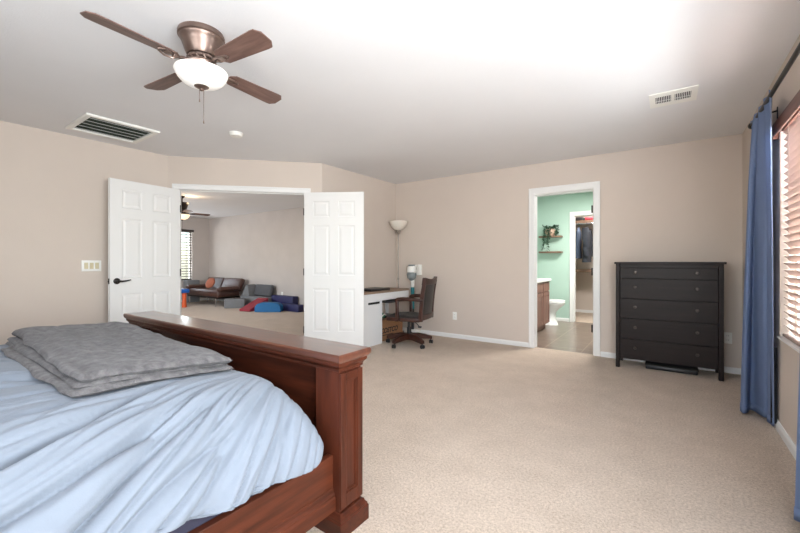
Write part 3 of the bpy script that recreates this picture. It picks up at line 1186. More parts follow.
# ------------------------------------------------------------------ dresser
dr = thing('dresser', 'tall espresso black dresser with five rows of drawers against the far wall', 'dresser', (-0.03, 4.92, 0))
DX0, DX1, DY0, DY1, DH = -0.470, 0.432, 4.735, 5.115, 1.141
b = MB()
b.box(DX0 - 0.012, DX1 + 0.018, DY0 - 0.018, DY1, DH - 0.022, DH)
b.build('top', M['espresso'], dr, bevel=0.004, smooth=0)
for x in (DX0, DX1 - 0.038):
    for y in (DY0, DY1 - 0.045):
        b = MB()
        b.box(x, x + 0.038, y, y + 0.045, 0, DH - 0.022)
        b.build('leg', M['espresso'], dr, bevel=0.003, smooth=0)
b = MB()
b.box(DX0 + 0.008, DX0 + 0.028, DY0 + 0.045, DY1 - 0.045, 0.10, DH - 0.022)
b.box(DX1 - 0.028, DX1 - 0.008, DY0 + 0.045, DY1 - 0.045, 0.10, DH - 0.022)
b.box(DX0 + 0.028, DX1 - 0.028, DY1 - 0.025, DY1 - 0.012, 0.10, DH - 0.022)
b.box(DX0 + 0.045, DX1 - 0.045, DY0 + 0.030, DY1 - 0.03, 0.105, 0.125)
b.box(DX0 + 0.038, DX1 - 0.038, DY0 + 0.012, DY0 + 0.030, 1.082, DH - 0.022)
b.box(DX0 + 0.045, DX1 - 0.045, DY0 + 0.03, DY0 + 0.045, 0.12, 1.09)
b.build('carcass', M['espresso'], dr, bevel=0.002, smooth=0)
zs = [0.100, 0.318, 0.537, 0.748, 0.965, 1.080]
for z0, z1 in zip(zs, zs[1:]):
    b = MB()
    b.box(DX0 + 0.041, DX1 - 0.041, DY0 + 0.008, DY0 + 0.028, z0 + 0.003, z1 - 0.003)
    d = b.build('drawer', M['espresso'], dr, bevel=0.002, smooth=0)
    zk = (z0 + z1) / 2 + (0.02 if z1 - z0 > .15 else 0.01)
    for x in (-0.290, 0.230):
        b = MB()
        Tm = Matrix.Translation((x, DY0 + 0.008, zk)) @ Matrix.Rotation(PI / 2, 4, 'X')
        b.lathe([(0.008, 0), (0.007, 0.010), (0.014, 0.016), (0.0165, 0.022), (0.014, 0.028), (0.0, 0.030)], 16, Tm)
        b.build('knob', M['knob'], d)
ub = thing('storage_box', 'flat black storage box pushed under the dark dresser', 'box', (0.02, 4.9, 0))
b = MB()
b.rbox(-0.20, 0.24, 4.83, 5.05, 0.002, 0.040, 0.006)
b.build('box_body', M['black_plastic'], ub)
b = MB()
b.rbox(-0.207, 0.247, 4.823, 5.057, 0.0405, 0.055, 0.005)
b.build('box_lid', M['dark'], ub)

# ------------------------------------------------------------------ ceiling fans
def blade_mesh(r0, r1, w0, w1, th=0.006, pitch=math.radians(-12)):
    b = MB()
    n = 14
    outline = []
    for k in range(n + 1):
        t = k / n
        x = r0 + (r1 - r0) * t
        w = w0 + (w1 - w0) * min(1, t * 1.15)
        hw = w / 2
        ce = 0.04
        if r1 - x < ce:
            hw -= ce * 0.8 * (1 - math.sqrt(max(0, 1 - ((ce - (r1 - x)) / ce) ** 2)))
        if x - r0 < 0.03:
            hw -= 0.03 * (1 - math.sqrt(max(0, 1 - ((0.03 - (x - r0)) / 0.03) ** 2))) * 0.8
        outline.append((x, hw))
    poly = outline + [(x, -h) for x, h in reversed(outline)]
    b.prism(poly, -th / 2, th / 2, Matrix.Rotation(pitch, 4, 'X'))
    return b


def fan(name, label, loc, start, m_bowl, m_body, R=0.55, nb=4, chains=True, drop=0.0, squash=1.0):
    """loc: ceiling point"""
    x, y, z = loc
    r = thing(name, label, 'ceiling fan', loc)
    b = MB()
    b.lathe([(0.0, 0), (0.118, 0), (0.122, -0.012), (0.122, -0.030), (0.114, -0.036), (0.112, -0.046), (0.106, -0.052), (0.098, -0.080), (0.086, -0.118), (0.078, -0.140), (0.074, -0.146), (0.0, -0.147)], 40)
    b.build('canopy', m_body, r, world=False)
    if drop:
        b = MB()
        b.lathe([(0.0, drop), (0.05, drop), (0.05, drop - 0.03), (0.014, drop - 0.05), (0.014, 0.0), (0.0, 0.0)], 20)
        b.build('downrod', m_body, r, world=False)
    b = MB()
    b.lathe([(0.058, -0.145), (0.070, -0.152), (0.070, -0.166), (0.060, -0.172), (0.060, -0.186), (0.084, -0.190), (0.088, -0.200), (0.084, -0.212), (0.0, -0.214)], 36)
    for k in range(12):
        a = 2 * PI * k / 12
        b.tube([(0.066 * math.cos(a), 0.066 * math.sin(a), -0.148), (0.074 * math.cos(a + .2), 0.074 * math.sin(a + .2), -0.166), (0.064 * math.cos(a + .45), 0.064 * math.sin(a + .45), -0.188)], 0.0045, 6)
    b.build('motor_housing', m_body, r, world=False)
    for k in range(nb):
        a = start + 2 * PI * k / nb
        bl = blade_mesh(0.165, R, 0.098, 0.128).build('blade', M['blade'], r, world=False, smooth=30, bevel=0.0015)
        bl.rotation_euler = (0, 0, a)
        bl.location = (0, 0, -0.205)
        ib = MB()
        ib.tube([(0.07, 0, 0.004), (0.10, 0, 0.002), (0.13, 0, -0.006), (0.16, 0, -0.008)], [0.012, 0.010, 0.009, 0.012], 8)
        for s in (-1, 1):
            ib.tube([(0.125, 0, -0.006), (0.15, s * 0.024, -0.008 + s * 0.005), (0.19, s * 0.028, -0.008 + s * 0.006), (0.225, s * 0.012, -0.008 + s * 0.002), (0.232, 0, -0.008)], 0.0055, 7)
        Tm = Matrix.Translation((0.185, 0, -0.004))
        ib.lathe([(0.0, -0.006), (0.020, -0.006), (0.020, 0.0), (0.0, 0.0)], 14, Tm)
        io = ib.build('blade_iron', m_body, bl, world=False)
    # light kit
    b = MB()
    b.lathe([(0.0, -0.212), (0.075, -0.212), (0.080, -0.222), (0.118, -0.228), (0.122, -0.236), (0.0, -0.237)], 36)
    b.build('light_fitter', m_body, r, world=False)
    b = MB()
    prof = [(0.0, -0.236), (0.112, -0.236), (0.137, -0.238), (0.139, -0.246)]
    for k in range(1, 11):
        a = k / 10 * PI / 2
        prof.append((0.136 * math.cos(a) ** 0.85 if k < 10 else 0.0, -0.246 - 0.092 * math.sin(a) ** 1.15))
    b.lathe(prof, 40)
    b.build('glass_bowl', m_bowl, r, world=False, smooth=60)
    b = MB()
    b.lathe([(0.0, -0.324), (0.042, -0.325), (0.040, -0.334), (0.026, -0.344), (0.010, -0.349), (0.010, -0.358), (0.0, -0.364)], 20)
    b.build('bowl_finial', m_body, r, world=False)
    if chains:
        for dx, dy, l in ((0.012, 0.006, 0.20), (-0.014, -0.004, 0.06)):
            b = MB()
            b.cyl((dx, dy, -0.345 - l), (dx, dy, -0.347), 0.0016, n=6)
            b.cyl((dx, dy, -0.345 - l - 0.022), (dx, dy, -0.345 - l), 0.0036, 0.002, n=8)
            b.build('pull_chain', m_body, r, world=False)
    if squash != 1.0:
        for ch_ in r.children:
            for v in ch_.data.vertices:
                if not ch_.name.startswith('blade'):
                    v.co.z *= squash
            ch_.location.z *= squash
    return r


fan('ceiling_fan', 'bronze ceiling fan with four walnut blades and lit glass bowl above the bed', (-2.172, 1.113, CEIL), math.radians(4), M['bowl'], M['bronze'], R=0.55, squash=0.90)
fan('ceiling_fan', 'dark ceiling fan with amber lit bowl in the room beyond the double doors', (-7.82, 3.62, CEIL - 0.13), math.radians(80), M['bowl_warm'], M['black_metal'], R=0.52, drop=0.13)

# ------------------------------------------------------------------ ceiling vents, smoke alarm
rv = thing('return_air_vent', 'large white return air grille with dark green filter in the ceiling', 'vent', (-4.42, 1.41, CEIL))
x0, x1, y0, y1 = -4.72, -4.12, 1.115, 1.705
b = MB()
f = 0.045
z0, z1 = CEIL - 0.022, CEIL - 0.0005
b.box(x0, x0 + f, y0, y1, z0, z1)
b.box(x1 - f, x1, y0, y1, z0, z1)
b.box(x0 + f, x1 - f, y0, y0 + f, z0, z1)
b.box(x0 + f, x1 - f, y1 - f, y1, z0, z1)
b.build('frame', M['plastic'], rv, bevel=0.006, smooth=0)
b = MB()
b.box(x0 + f, x1 - f, y0 + f, y1 - f, CEIL - 0.004, CEIL - 0.001)
b.build('filter', M['filter'], rv, smooth=0)
b = MB()
for k in range(5):
    x = x0 + f + (x1 - x0 - 2 * f) * (k + 0.5) / 5
    Tm = Matrix.Translation((x, 0, CEIL - 0.013)) @ Matrix.Rotation(math.radians(22), 4, 'Y')
    b.box(-0.012, 0.012, y0 + f, y1 - f, -0.001, 0.001, Tm)
b.build('louvers', M['white'], rv, smooth=0)

sv = thing('supply_register', 'white ceiling supply register with two banks of slots near the window', 'vent', (0.027, 3.685, CEIL))
x0, x1, y0, y1 = -0.126, 0.181, 3.530, 3.830
b = MB()
z0, z1 = CEIL - 0.008, CEIL - 0.0005
ym0, ym1 = (y0 + y1) / 2 - 0.075, (y0 + y1) / 2 + 0.075
# frame with two slot openings
xs = [x0, x0 + 0.040, (x0 + x1) / 2 - 0.012, (x0 + x1) / 2 + 0.012, x1 - 0.040, x1]
yy = [y0, y0 + 0.075, y1 - 0.075, y1]
for i in range(5):
    for j in range(3):
        if j == 1 and i in (1, 3):
            continue
        b.box(xs[i], xs[i + 1], yy[j], yy[j + 1], z0, z1)
b.build('frame', M['plastic'], sv, smooth=0)
b = MB()
for (a, c) in ((xs[1], xs[2]), (xs[3], xs[4])):
    b.box(a, c, yy[1], yy[2], CEIL - 0.003, CEIL - 0.001)
b.build('duct_opening', M['dark'], sv, smooth=0)
b = MB()
for (a, c) in ((xs[1], xs[2]), (xs[3], xs[4])):
    for k in range(9):
        x = a + (c - a) * (k + 0.5) / 9
        b.box(x - 0.0022, x + 0.0022, yy[1], yy[2], CEIL - 0.0075, CEIL - 0.003)
    b.box(a, c, (y0 + y1) / 2 + 0.012, (y0 + y1) / 2 + 0.020, CEIL - 0.0085, CEIL - 0.0076)
b.build('louvers', M['white'], sv, smooth=0)

sm = thing('smoke_alarm', 'round white smoke alarm on the ceiling before the double doors', 'smoke alarm', (-3.557, 2.168, CEIL))
b = MB()
b.lathe([(0.0, 0), (0.066, 0), (0.066, -0.010), (0.060, -0.012), (0.060, -0.026), (0.052, -0.036), (0.0, -0.038)], 28)
b.build('housing', M['plastic'], sm, world=False)
b = MB()
b.lathe([(0.0, -0.0378), (0.012, -0.0378), (0.012, -0.041), (0.0, -0.042)], 14)
b.build('test_button', M['plastic'], sm, world=False)

# ------------------------------------------------------------------ switches and outlets
def plate(name, label, cat, origin, nrm_rz, gangs=1, outlet=False, w1=0.07, group=None):
    """plate in local coords: faces -y, wall at y=0"""
    r = thing(name, label, cat, origin, nrm_rz, group)
    W = w1 + 0.046 * (gangs - 1)
    b = MB()
    b.rbox(-W / 2, W / 2, -0.006, -0.0003, -0.058, 0.058, 0.003, 2)
    b.build('cover_plate', M['plastic'], r, world=False)
    for g in range(gangs):
        x = (g - (gangs - 1) / 2) * 0.046
        if outlet:
            for z in (-0.022, 0.022):
                b = MB()
                b.rbox(x - 0.017, x + 0.017, -0.008, -0.005, z - 0.015, z + 0.015, 0.001, 1)
                rc = b.build('receptacle', M['plastic'], r, world=False)
                for dx in (-0.007, 0.007):
                    b = MB()
                    b.box(x + dx - 0.0012, x + dx + 0.0012, -0.0085, -0.0075, z - 0.005, z + 0.006)
                    b.build('slot', M['dark'], rc, world=False, smooth=0)
        else:
            b = MB()
            T_r = Matrix.Rotation(math.radians(4 if g % 2 else -4), 4, 'X')
            b.rbox(x - 0.0165, x + 0.0165, -0.010, -0.0045, -0.033, 0.033, 0.0015, 1, T_r)
            b.build('rocker', M['rocker'], r, world=False)
    return r


plate('light_switch', 'wide white three-gang light switch plate beside the open white door', 'light switch', (XL, 1.400, 1.100), PI / 2, 3, w1=0.078)
plate('wall_outlet', 'white wall outlet low on the far wall beside the office chair', 'outlet', (-2.626, YF, 0.33), 0, 1, True)
plate('wall_outlet', 'white wall outlet low on the far wall beside the dark dresser', 'outlet', (0.497, YF, 0.36), 0, 1, True)
plate('wall_outlet', 'white wall outlet in the far room above the navy foam steps', 'outlet', (-7.85, LOFT_Y, 0.34), 0, 1, True)

# ------------------------------------------------------------------ desk corner
dk = thing('desk', 'white desk with a drawer pedestal and brown top behind the open door', 'desk', (-3.5, 4.2, 0))
KX0, KX1, KY0, KY1 = XS + 0.016, -3.28, 3.80, 4.868
b = MB()
b.box(KX0, KX1, KY0, KY1, 0.600, 0.704)
b.build('desk_top', M['desk_white'], dk, bevel=0.002, smooth=0)
b = MB()
b.box(KX0, KX1 + 0.006, KY0 - 0.004, KY1 + 0.004, 0.7045, 0.733)
b.build('desk_surface', M['desk_mat'], dk, bevel=0.003, smooth=0)
b = MB()
b.box(KX0, KX1 - 0.018, KY0, 4.203, 0.0, 0.600)
b.build('pedestal', M['desk_white'], dk, smooth=0)
b = MB()
b.box(KX1 - 0.018, KX1, KY0, 3.90, 0.0, 0.600)
b.box(KX1 - 0.018, KX1, 4.165, 4.203, 0.0, 0.600)
b.box(KX1 - 0.018, KX1, 3.90, 4.165, 0.0, 0.560)
b.box(KX1 - 0.018, KX1, 3.90, 4.165, 0.592, 0.600)
b.build('pedestal_front', M['desk_white'], dk, smooth=0)
b = MB()
b.box(KX1 - 0.0175, KX1 - 0.014, 3.901, 4.164, 0.561, 0.591)
b.build('handle_slot', M['dark'], dk, smooth=0)
b = MB()
b.box(KX0 + 0.005, KX0 + 0.045, KY1 - 0.045, KY1 - 0.005, 0, 0.6)
b.build('leg', M['desk_white'], dk, smooth=0)
kt = thing('under_desk_board', 'thin dark board under the white desk', 'keyboard tray', (-3.4, 4.55, 0.57))  # thin dark board on two steel strips below the desk top
b = MB()
b.rbox(-3.60, -3.20, 4.28, 4.84, 0.560, 0.575, 0.004)
b.build('thin_board', M['black_plastic'], kt)
for y in (4.30, 4.815):
    b = MB()
    b.box(-3.58, -3.30, y, y + 0.012, 0.575, 0.5995)
    b.build('steel_strip', M['steel'], kt, smooth=0)

lp = thing('laptop', 'closed black laptop lying on the brown desk top', 'laptop', (-3.48, 4.20, 0.733))
b = MB()
b.rbox(-3.62, -3.33, 4.02, 4.46, 0.734, 0.752, 0.005)
b.build('base', M['black_plastic'], lp)
b = MB()
b.rbox(-3.62, -3.33, 4.02, 4.46, 0.7535, 0.762, 0.004)
b.build('lid', M['black_plastic'], lp)

fl = thing('floor_lamp', 'grey torchiere floor lamp with white glass bowl in the room corner', 'floor lamp', (-3.57, 5.000, 0))
b = MB()
b.lathe([(0.0, 0), (0.120, 0), (0.120, 0.012), (0.110, 0.020), (0.030, 0.032), (0.014, 0.05), (0.0, 0.05)], 32)
b.build('base', M['steel'], fl, world=False)
b = MB()
b.lathe([(0.0, 0.045), (0.008, 0.045), (0.008, 0.85), (0.015, 0.855), (0.015, 0.885), (0.008, 0.89), (0.008, 1.60), (0.0, 1.60)], 14)
b.build('pole', M['steel'], fl, world=False)
b = MB()
b.lathe([(0.0, 1.585), (0.014, 1.585), (0.022, 1.60), (0.040, 1.625), (0.042, 1.650), (0.034, 1.662), (0.0, 1.662)], 24)
b.build('socket_cup', M['steel'], fl, world=False)
b = MB()
b.lathe([(0.0, 1.652), (0.036, 1.652), (0.075, 1.672), (0.118, 1.715), (0.142, 1.765), (0.150, 1.800), (0.145, 1.800), (0.136, 1.768), (0.112, 1.722), (0.070, 1.682), (0.0, 1.668)], 36)
b.build('lamp_shade', M['lamp_glass'], fl, world=False, smooth=60)

# cardboard box with printed name
cb = thing('cardboard_box', 'brown cardboard box with dark printed lettering under the desk', 'box', (-3.52, 4.52, 0))
b = MB()
b.box(-3.69, -3.345, 4.215, 4.80, 0.001, 0.300)
b.build('box_body', M['cardboard'], cb, bevel=0.003, smooth=0)
for (y0, y1, ang) in ((4.215, 4.50, 1), (4.80, 4.52, -1)):
    b = MB()
    b.box(-3.69, -3.345, min(y0, y1), max(y0, y1), 0.3005, 0.305)
    b.build('box_flap', M['cardboard'], cb, smooth=0)


def text(body, size, m, Tm, parent, name, shear=0.25, ext=0.0008, bold=0.006):
    cu = bpy.data.curves.new(name, 'FONT')
    cu.body = body
    cu.size = size
    cu.align_x = 'LEFT'
    cu.extrude = ext
    cu.offset = bold * size
    cu.shear = shear
    to = bpy.data.objects.new('tmp', cu)
    COL.objects.link(to)
    dg = bpy.context.evaluated_depsgraph_get()
    me = bpy.data.meshes.new_from_object(to.evaluated_get(dg))
    bpy.data.objects.remove(to)
    me.transform(Tm)
    off = root_loc(parent)
    me.transform(Matrix.Translation(-off))
    me.materials.clear()
    me.materials.append(m)
    o = bpy.data.objects.new(name, me)
    COL.objects.link(o)
    o.parent = parent
    return o


# face +X: text x runs along +Y, text up is +Z
TX = Matrix(((0, 0, 1, -3.3440), (1, 0, 0, 4.250), (0, 1, 0, 0.115), (0, 0, 0, 1)))
text('COSTCO', 0.100, M['ink'], TX, cb, 'printed_lettering', bold=0.03)
b = MB()
b.box(-3.3455, -3.3435, 4.250, 4.56, 0.080, 0.090)
b.build('printed_line', M['ink'], cb, smooth=0)

gb = thing('pouch', 'green pouch lying on the cardboard box under the desk', 'pouch', (-3.5, 4.38, 0.305))
b = MB()
b.sphere((-3.47, 4.36, 0.355), 0.10, 0.11, 0.048)
b.sphere((-3.50, 4.30, 0.43), 0.05, 0.05, 0.085)
b.build('pouch_body', M['green_plastic'], gb)
b = MB()
b.tube([(-3.37, 4.32, 0.36), (-3.36, 4.36, 0.385), (-3.37, 4.41, 0.365)], 0.007)
b.build('pouch_strap', M['plastic'], gb)
bc = thing('folder', 'flat black folder on the cardboard box under the desk', 'folder', (-3.5, 4.63, 0.305))
b = MB()
b.rbox(-3.66, -3.36, 4.50, 4.79, 0.306, 0.330, 0.004)
b.build('cover', M['black_plastic'], bc)
b = MB()
b.box(-3.65, -3.362, 4.515, 4.786, 0.312, 0.324)
b.build('pages', M['plastic'], bc, smooth=0)

# cordless stick vacuum on its wall dock
vc = thing('stick_vacuum', 'white and teal cordless stick vacuum hanging against the far wall', 'vacuum cleaner', (-3.33, 5.03, 0))
VX = -3.335
b = MB()
b.rbox(VX + 0.02, VX + 0.135, 5.10, YF - 0.001, 0.93, 1.10, 0.012)
b.build('wall_dock', M['plastic'], vc)
b = MB()
b.lathe([(0.0, 0.975), (0.066, 0.975), (0.074, 0.985), (0.074, 1.055), (0.062, 1.072), (0.0, 1.075)], 24, Matrix.Translation((VX, 5.035, 0)))
b.tube([(VX + 0.04, 5.02, 1.068), (VX + 0.11, 5.02, 1.072), (VX + 0.125, 5.02, 1.03), (VX + 0.11, 5.02, 0.985), (VX + 0.05, 5.02, 0.975)], 0.014, 8)
b.build('motor_body', M['plastic'], vc)
b = MB()
b.lathe([(0.0, 0.845), (0.030, 0.845), (0.070, 0.885), (0.078, 0.950), (0.068, 0.974), (0.0, 0.974)], 24, Matrix.Translation((VX, 5.035, 0)))
b.build('dust_bin', M['grey_plastic'], vc)
b = MB()
b.lathe([(0.0, 1.0751), (0.055, 1.0751), (0.050, 1.098), (0.0, 1.10)], 20, Matrix.Translation((VX, 5.035, 0)))
b.build('filter_cap', M['grey_plastic'], vc)
b = MB()
b.tube([(VX + 0.01, 5.045, 0.88), (VX + 0.012, 5.045, 0.74)], [0.034, 0.028], 12)
b.build('neck', M['plastic'], vc)
b = MB()
b.cyl((VX + 0.012, 5.045, 0.40), (VX + 0.012, 5.045, 0.74), 0.029)
b.build('wand', M['teal'], vc)
b = MB()
b.cyl((VX + 0.012, 5.045, 0.06), (VX + 0.012, 5.045, 0.41), 0.024)
b.build('lower_wand', M['black_plastic'], vc)
b = MB()
b.rbox(VX - 0.11, VX + 0.13, 4.97, 5.10, 0.003, 0.075, 0.02, 3)
b.build('floor_head', M['plastic'], vc)

# ------------------------------------------------------------------ office chair
ch = thing('office_chair', 'wooden swivel office chair with black leather seat and caster base', 'chair', (-2.93, 4.36, 0), math.radians(13))
for k in range(5):
    a = math.radians(-108 + 72 * k)
    ca, sa = math.cos(a), math.sin(a)
    b = MB()
    pts = [(0.03 * ca, 0.03 * sa, 0.118), (0.13 * ca, 0.13 * sa, 0.120), (0.24 * ca, 0.24 * sa, 0.104), (0.325 * ca, 0.325 * sa, 0.086)]
    prof = []
    perp = Vector((-sa, ca, 0))
    rows = []
    for (px, py, pz), hw, hh in zip(pts, (0.040, 0.038, 0.034, 0.028), (0.040, 0.038, 0.030, 0.020)):
        c = Vector((px, py, pz))
        rows.append([c + perp * hw - Vector((0, 0, hh)), c + perp * hw + Vector((0, 0, hh * .7)), c + perp * hw * .6 + Vector((0, 0, hh)), c - perp * hw * .6 + Vector((0, 0, hh)), c - perp * hw + Vector((0, 0, hh * .7)), c - perp * hw - Vector((0, 0, hh))])
    b.grid(rows, closed_u=True)
    b.bm.faces.new([v for v in list(b.bm.verts)[:6]])
    b.bm.faces.new([v for v in list(b.bm.verts)[-6:]])
    lg = b.build('base_leg', M['chair_wood'], ch, world=False, smooth=30)
    b = MB()
    cx, cy = 0.312 * ca, 0.312 * sa
    b.cyl((cx, cy, 0.045), (cx, cy, 0.075), 0.009)
    b.rbox(cx - 0.013, cx + 0.013, cy - 0.02, cy + 0.02, 0.030, 0.055, 0.006)
    wd = Vector((-sa, ca, 0)) if k % 2 else Vector((1, 0, 0))
    for s in (-1, 1):
        q = Vector((cx + 0.008 * ca, cy + 0.008 * sa, 0.026))
        b.cyl(q + wd * s * 0.006, q + wd * s * 0.022, 0.0255, n=18)
    b.build('caster', M['black_plastic'], lg, world=False)
b = MB()
b.lathe([(0.0, 0.07), (0.042, 0.07), (0.042, 0.15), (0.030, 0.155), (0.030, 0.24), (0.022, 0.245), (0.022, 0.335), (0.0, 0.336)], 22)
b.rbox(-0.11, 0.09, -0.07, 0.07, 0.325, 0.352, 0.006)
b.build('column', M['black_plastic'], ch, world=False)
b = MB()
b.tube([(0.06, -0.04, 0.335), (0.16, -0.14, 0.322), (0.22, -0.20, 0.290)], 0.006)
b.rbox(0.205, 0.25, -0.215, -0.19, 0.278, 0.298, 0.004)
b.build('tilt_lever', M['black_plastic'], ch, world=False)
b = MB()
b.rbox(-0.24, 0.235, -0.245, 0.245, 0.350, 0.400, 0.012)
b.build('seat_frame', M['chair_wood'], ch, world=False)
b = MB()
rows = []
for j in range(21):
    v = j / 20
    row = []
    for i in range(21):
        u = i / 20
        e = (min(u, 1 - u) * 2) ** 0.35 * (min(v, 1 - v) * 2) ** 0.35
        row.append((-0.245 + 0.46 * u, -0.232 + 0.464 * v, 0.398 + 0.065 * e - 0.012 * math.sin(u * PI) * math.sin(v * PI)))
    rows.append(row)
b.grid(rows)
b.box(-0.245, 0.215, -0.232, 0.232, 0.385, 0.399)
b.build('seat', M['black_leather'], ch, world=False, smooth=60)


def back_pt(t, y):
    """backrest curve: t 0..1 from seat to top, y across"""
    x = 0.255 + 0.01 * t + 0.045 * t * t + 0.028 * (y / 0.25) ** 2 * -1
    z = 0.40 + 0.490 * t
    return Vector((x + 0.02, y, z))


for sg in (-1, 1):
    b = MB()
    rows = []
    for k in range(13):
        t = -0.08 + 1.08 * k / 12
        c = back_pt(t, sg * 0.232)
        hw = 0.020
        hd = 0.024
        rows.append([c + Vector((-hd, -hw, 0)), c + Vector((hd, -hw, 0)), c + Vector((hd, hw, 0)), c + Vector((-hd, hw, 0))])
    b.grid(rows, closed_u=True)
    vv = list(b.bm.verts)
    b.bm.faces.new(vv[:4])
    b.bm.faces.new(vv[-4:])
    b.build('back_post', M['chair_wood'], ch, world=False, smooth=30, bevel=0.004)
    b = MB()
    # arm: flat curved top rail with a front upright
    b.tube([(0.285, sg * 0.245, 0.640), (0.16, sg * 0.262, 0.650), (0.02, sg * 0.268, 0.655), (-0.06, sg * 0.262, 0.645), (-0.09, sg * 0.258, 0.632)], [0.020, 0.024, 0.026, 0.026, 0.020], 10)
    b.rbox(-0.092, -0.050, sg * 0.262 - 0.017, sg * 0.262 + 0.017, 0.352, 0.645, 0.007)
    b.build('armrest', M['chair_wood'], ch, world=False, smooth=40)
for (ta, tb, hd) in ((0.90, 1.04, 0.026), (-0.05, 0.08, 0.024)):
    b = MB()
    rows = []
    for i in range(17):
        y = -0.25 + 0.50 * i / 16
        crown = 0.028 * (abs(y) / 0.25) ** 2 if ta > 0.5 else 0
        p0, p1 = back_pt(ta, y), back_pt(tb, y) + Vector((0, 0, crown))
        rows.append([p0 + Vector((-hd, 0, 0)), p0 + Vector((hd, 0, 0)), p1 + Vector((hd, 0, 0)), p1 + Vector((-hd, 0, 0))])
    b.grid(rows, closed_u=True)
    vv = list(b.bm.verts)
    b.bm.faces.new(vv[:4])
    b.bm.faces.new(vv[-4:])
    b.build('back_rail', M['chair_wood'], ch, world=False, smooth=30, bevel=0.004)
b = MB()
for sg in (-1, 1):
    rows = []
    for k in range(15):
        t = 0.04 + 0.90 * k / 14
        row = []
        for i in range(15):
            y = -0.215 + 0.43 * i / 14
            e = (min(k, 14 - k) / 7.0) ** 0.4 * (min(i, 14 - i) / 7.0) ** 0.4
            row.append(back_pt(t, y) + Vector((sg * (0.006 + 0.020 * e), 0, 0)))
        rows.append(row)
    b.grid(rows)
b.build('back_cushion', M['black_leather'], ch, world=False, smooth=60)

# ------------------------------------------------------------------ bathroom
vn = thing('vanity', 'brown wood bathroom vanity with white counter seen through the doorway', 'vanity', (-2.0, 6.5, 0))
VF, VE = -1.665, 6.80
b = MB()
b.box(BATH_L + 0.002, VF - 0.02, 5.60, VE, 0.10, 0.815)
b.box(BATH_L + 0.002, VF - 0.07, 5.60, VE - 0.002, 0.0, 0.10)
b.build('cabinet_body', M['vanity'], vn, smooth=0)
for k in range(3):
    y1 = VE - 0.012 - k * 0.395
    y0 = y1 - 0.375
    b = MB()
    b.box(VF - 0.02, VF, y0, y1, 0.655, 0.805)
    b.build('drawer', M['vanity'], vn, bevel=0.004, smooth=0)
    b = MB()
    b.box(VF - 0.02, VF - 0.008, y0, y1, 0.115, 0.640)
    for (ya, yb, za, zb) in ((y0, y0 + 0.055, 0.115, 0.64), (y1 - 0.055, y1, 0.115, 0.64), (y0 + 0.055, y1 - 0.055, 0.115, 0.17), (y0 + 0.055, y1 - 0.055, 0.585, 0.64)):
        b.box(VF - 0.008, VF, ya, yb, za, zb)
    b.rbox(VF - 0.010, VF - 0.003, y0 + 0.075, y1 - 0.075, 0.19, 0.565, 0.003, 1)
    b.build('cabinet_door', M['vanity'], vn, bevel=0.003, smooth=0)
b = MB()
b.box(BATH_L + 0.001, VF + 0.022, 5.60, VE + 0.02, 0.816, 0.856)
b.box(BATH_L + 0.001, BATH_L + 0.02, 5.60, VE + 0.02, 0.856, 0.95)
b.build('countertop', M['counter'], vn, bevel=0.006, smooth=0)

tl = thing('toilet', 'white toilet beside the brown vanity in the green bathroom', 'toilet', (-1.9, 7.26, 0))
ty = 7.26


def oval_rings(cx, cy, rings, n=28):
    """rings: (rx_front, rx_back, ry, z, dx)"""
    b = MB()
    rows = []
    for rf, rbk, ry, z, dx in rings:
        row = []
        for k in range(n):
            a = 2 * PI * k / n
            c = math.cos(a)
            row.append((cx + dx + (rf if c > 0 else rbk) * c, cy + ry * math.sin(a), z))
        rows.append(row)
    b.grid(rows, closed_u=True)
    vs = list(b.bm.verts)
    b.bm.faces.new(vs[:n][::-1])
    b.bm.faces.new(vs[-n:])
    return b


oval_rings(-1.80, ty, [(0.17, 0.30, 0.125, 0.0, 0), (0.165, 0.30, 0.12, 0.03, 0), (0.13, 0.28, 0.10, 0.12, 0), (0.13, 0.26, 0.10, 0.22, 0), (0.19, 0.26, 0.135, 0.30, 0), (0.265, 0.26, 0.175, 0.36, 0), (0.285, 0.26, 0.185, 0.395, 0), (0.28, 0.26, 0.18, 0.402, 0)]).build('bowl', M['porcelain'], tl, smooth=50)
oval_rings(-1.80, ty, [(0.285, 0.22, 0.185, 0.404, 0), (0.292, 0.225, 0.190, 0.412, 0), (0.290, 0.225, 0.188, 0.424, 0), (0.28, 0.22, 0.18, 0.428, 0)]).build('seat', M['porcelain'], tl, smooth=40)
oval_rings(-1.80, ty, [(0.28, 0.22, 0.18, 0.430, 0), (0.290, 0.225, 0.188, 0.436, 0), (0.285, 0.225, 0.185, 0.450, 0), (0.25, 0.20, 0.15, 0.456, 0)]).build('lid', M['porcelain'], tl, smooth=40)
b = MB()
b.rbox(BATH_L + 0.01, -2.10, ty - 0.21, ty + 0.21, 0.385, 0.74, 0.03, 3)
b.rbox(-2.14, -2.0, ty - 0.12, ty + 0.12, 0.0, 0.40, 0.03, 3)
b.build('tank', M['porcelain'], tl)
b = MB()
b.rbox(BATH_L + 0.006, -2.09, ty - 0.22, ty + 0.22, 0.742, 0.775, 0.012, 2)
b.build('tank_lid', M['porcelain'], tl)

for z, lab in ((1.615, 'upper floating wood shelf on the green wall, holding the potted plant'), (1.315, 'lower floating wood shelf on the green wall, under the plant')):
    sh = thing('wall_shelf', lab, 'shelf', (-1.87, 7.72, z))
    b = MB()
    b.box(-2.085, -1.665, 7.655, BATH_Y - 0.001, z, z + 0.032)
    b.build('shelf_board', M['shelf_wood'], sh, bevel=0.003, smooth=0)

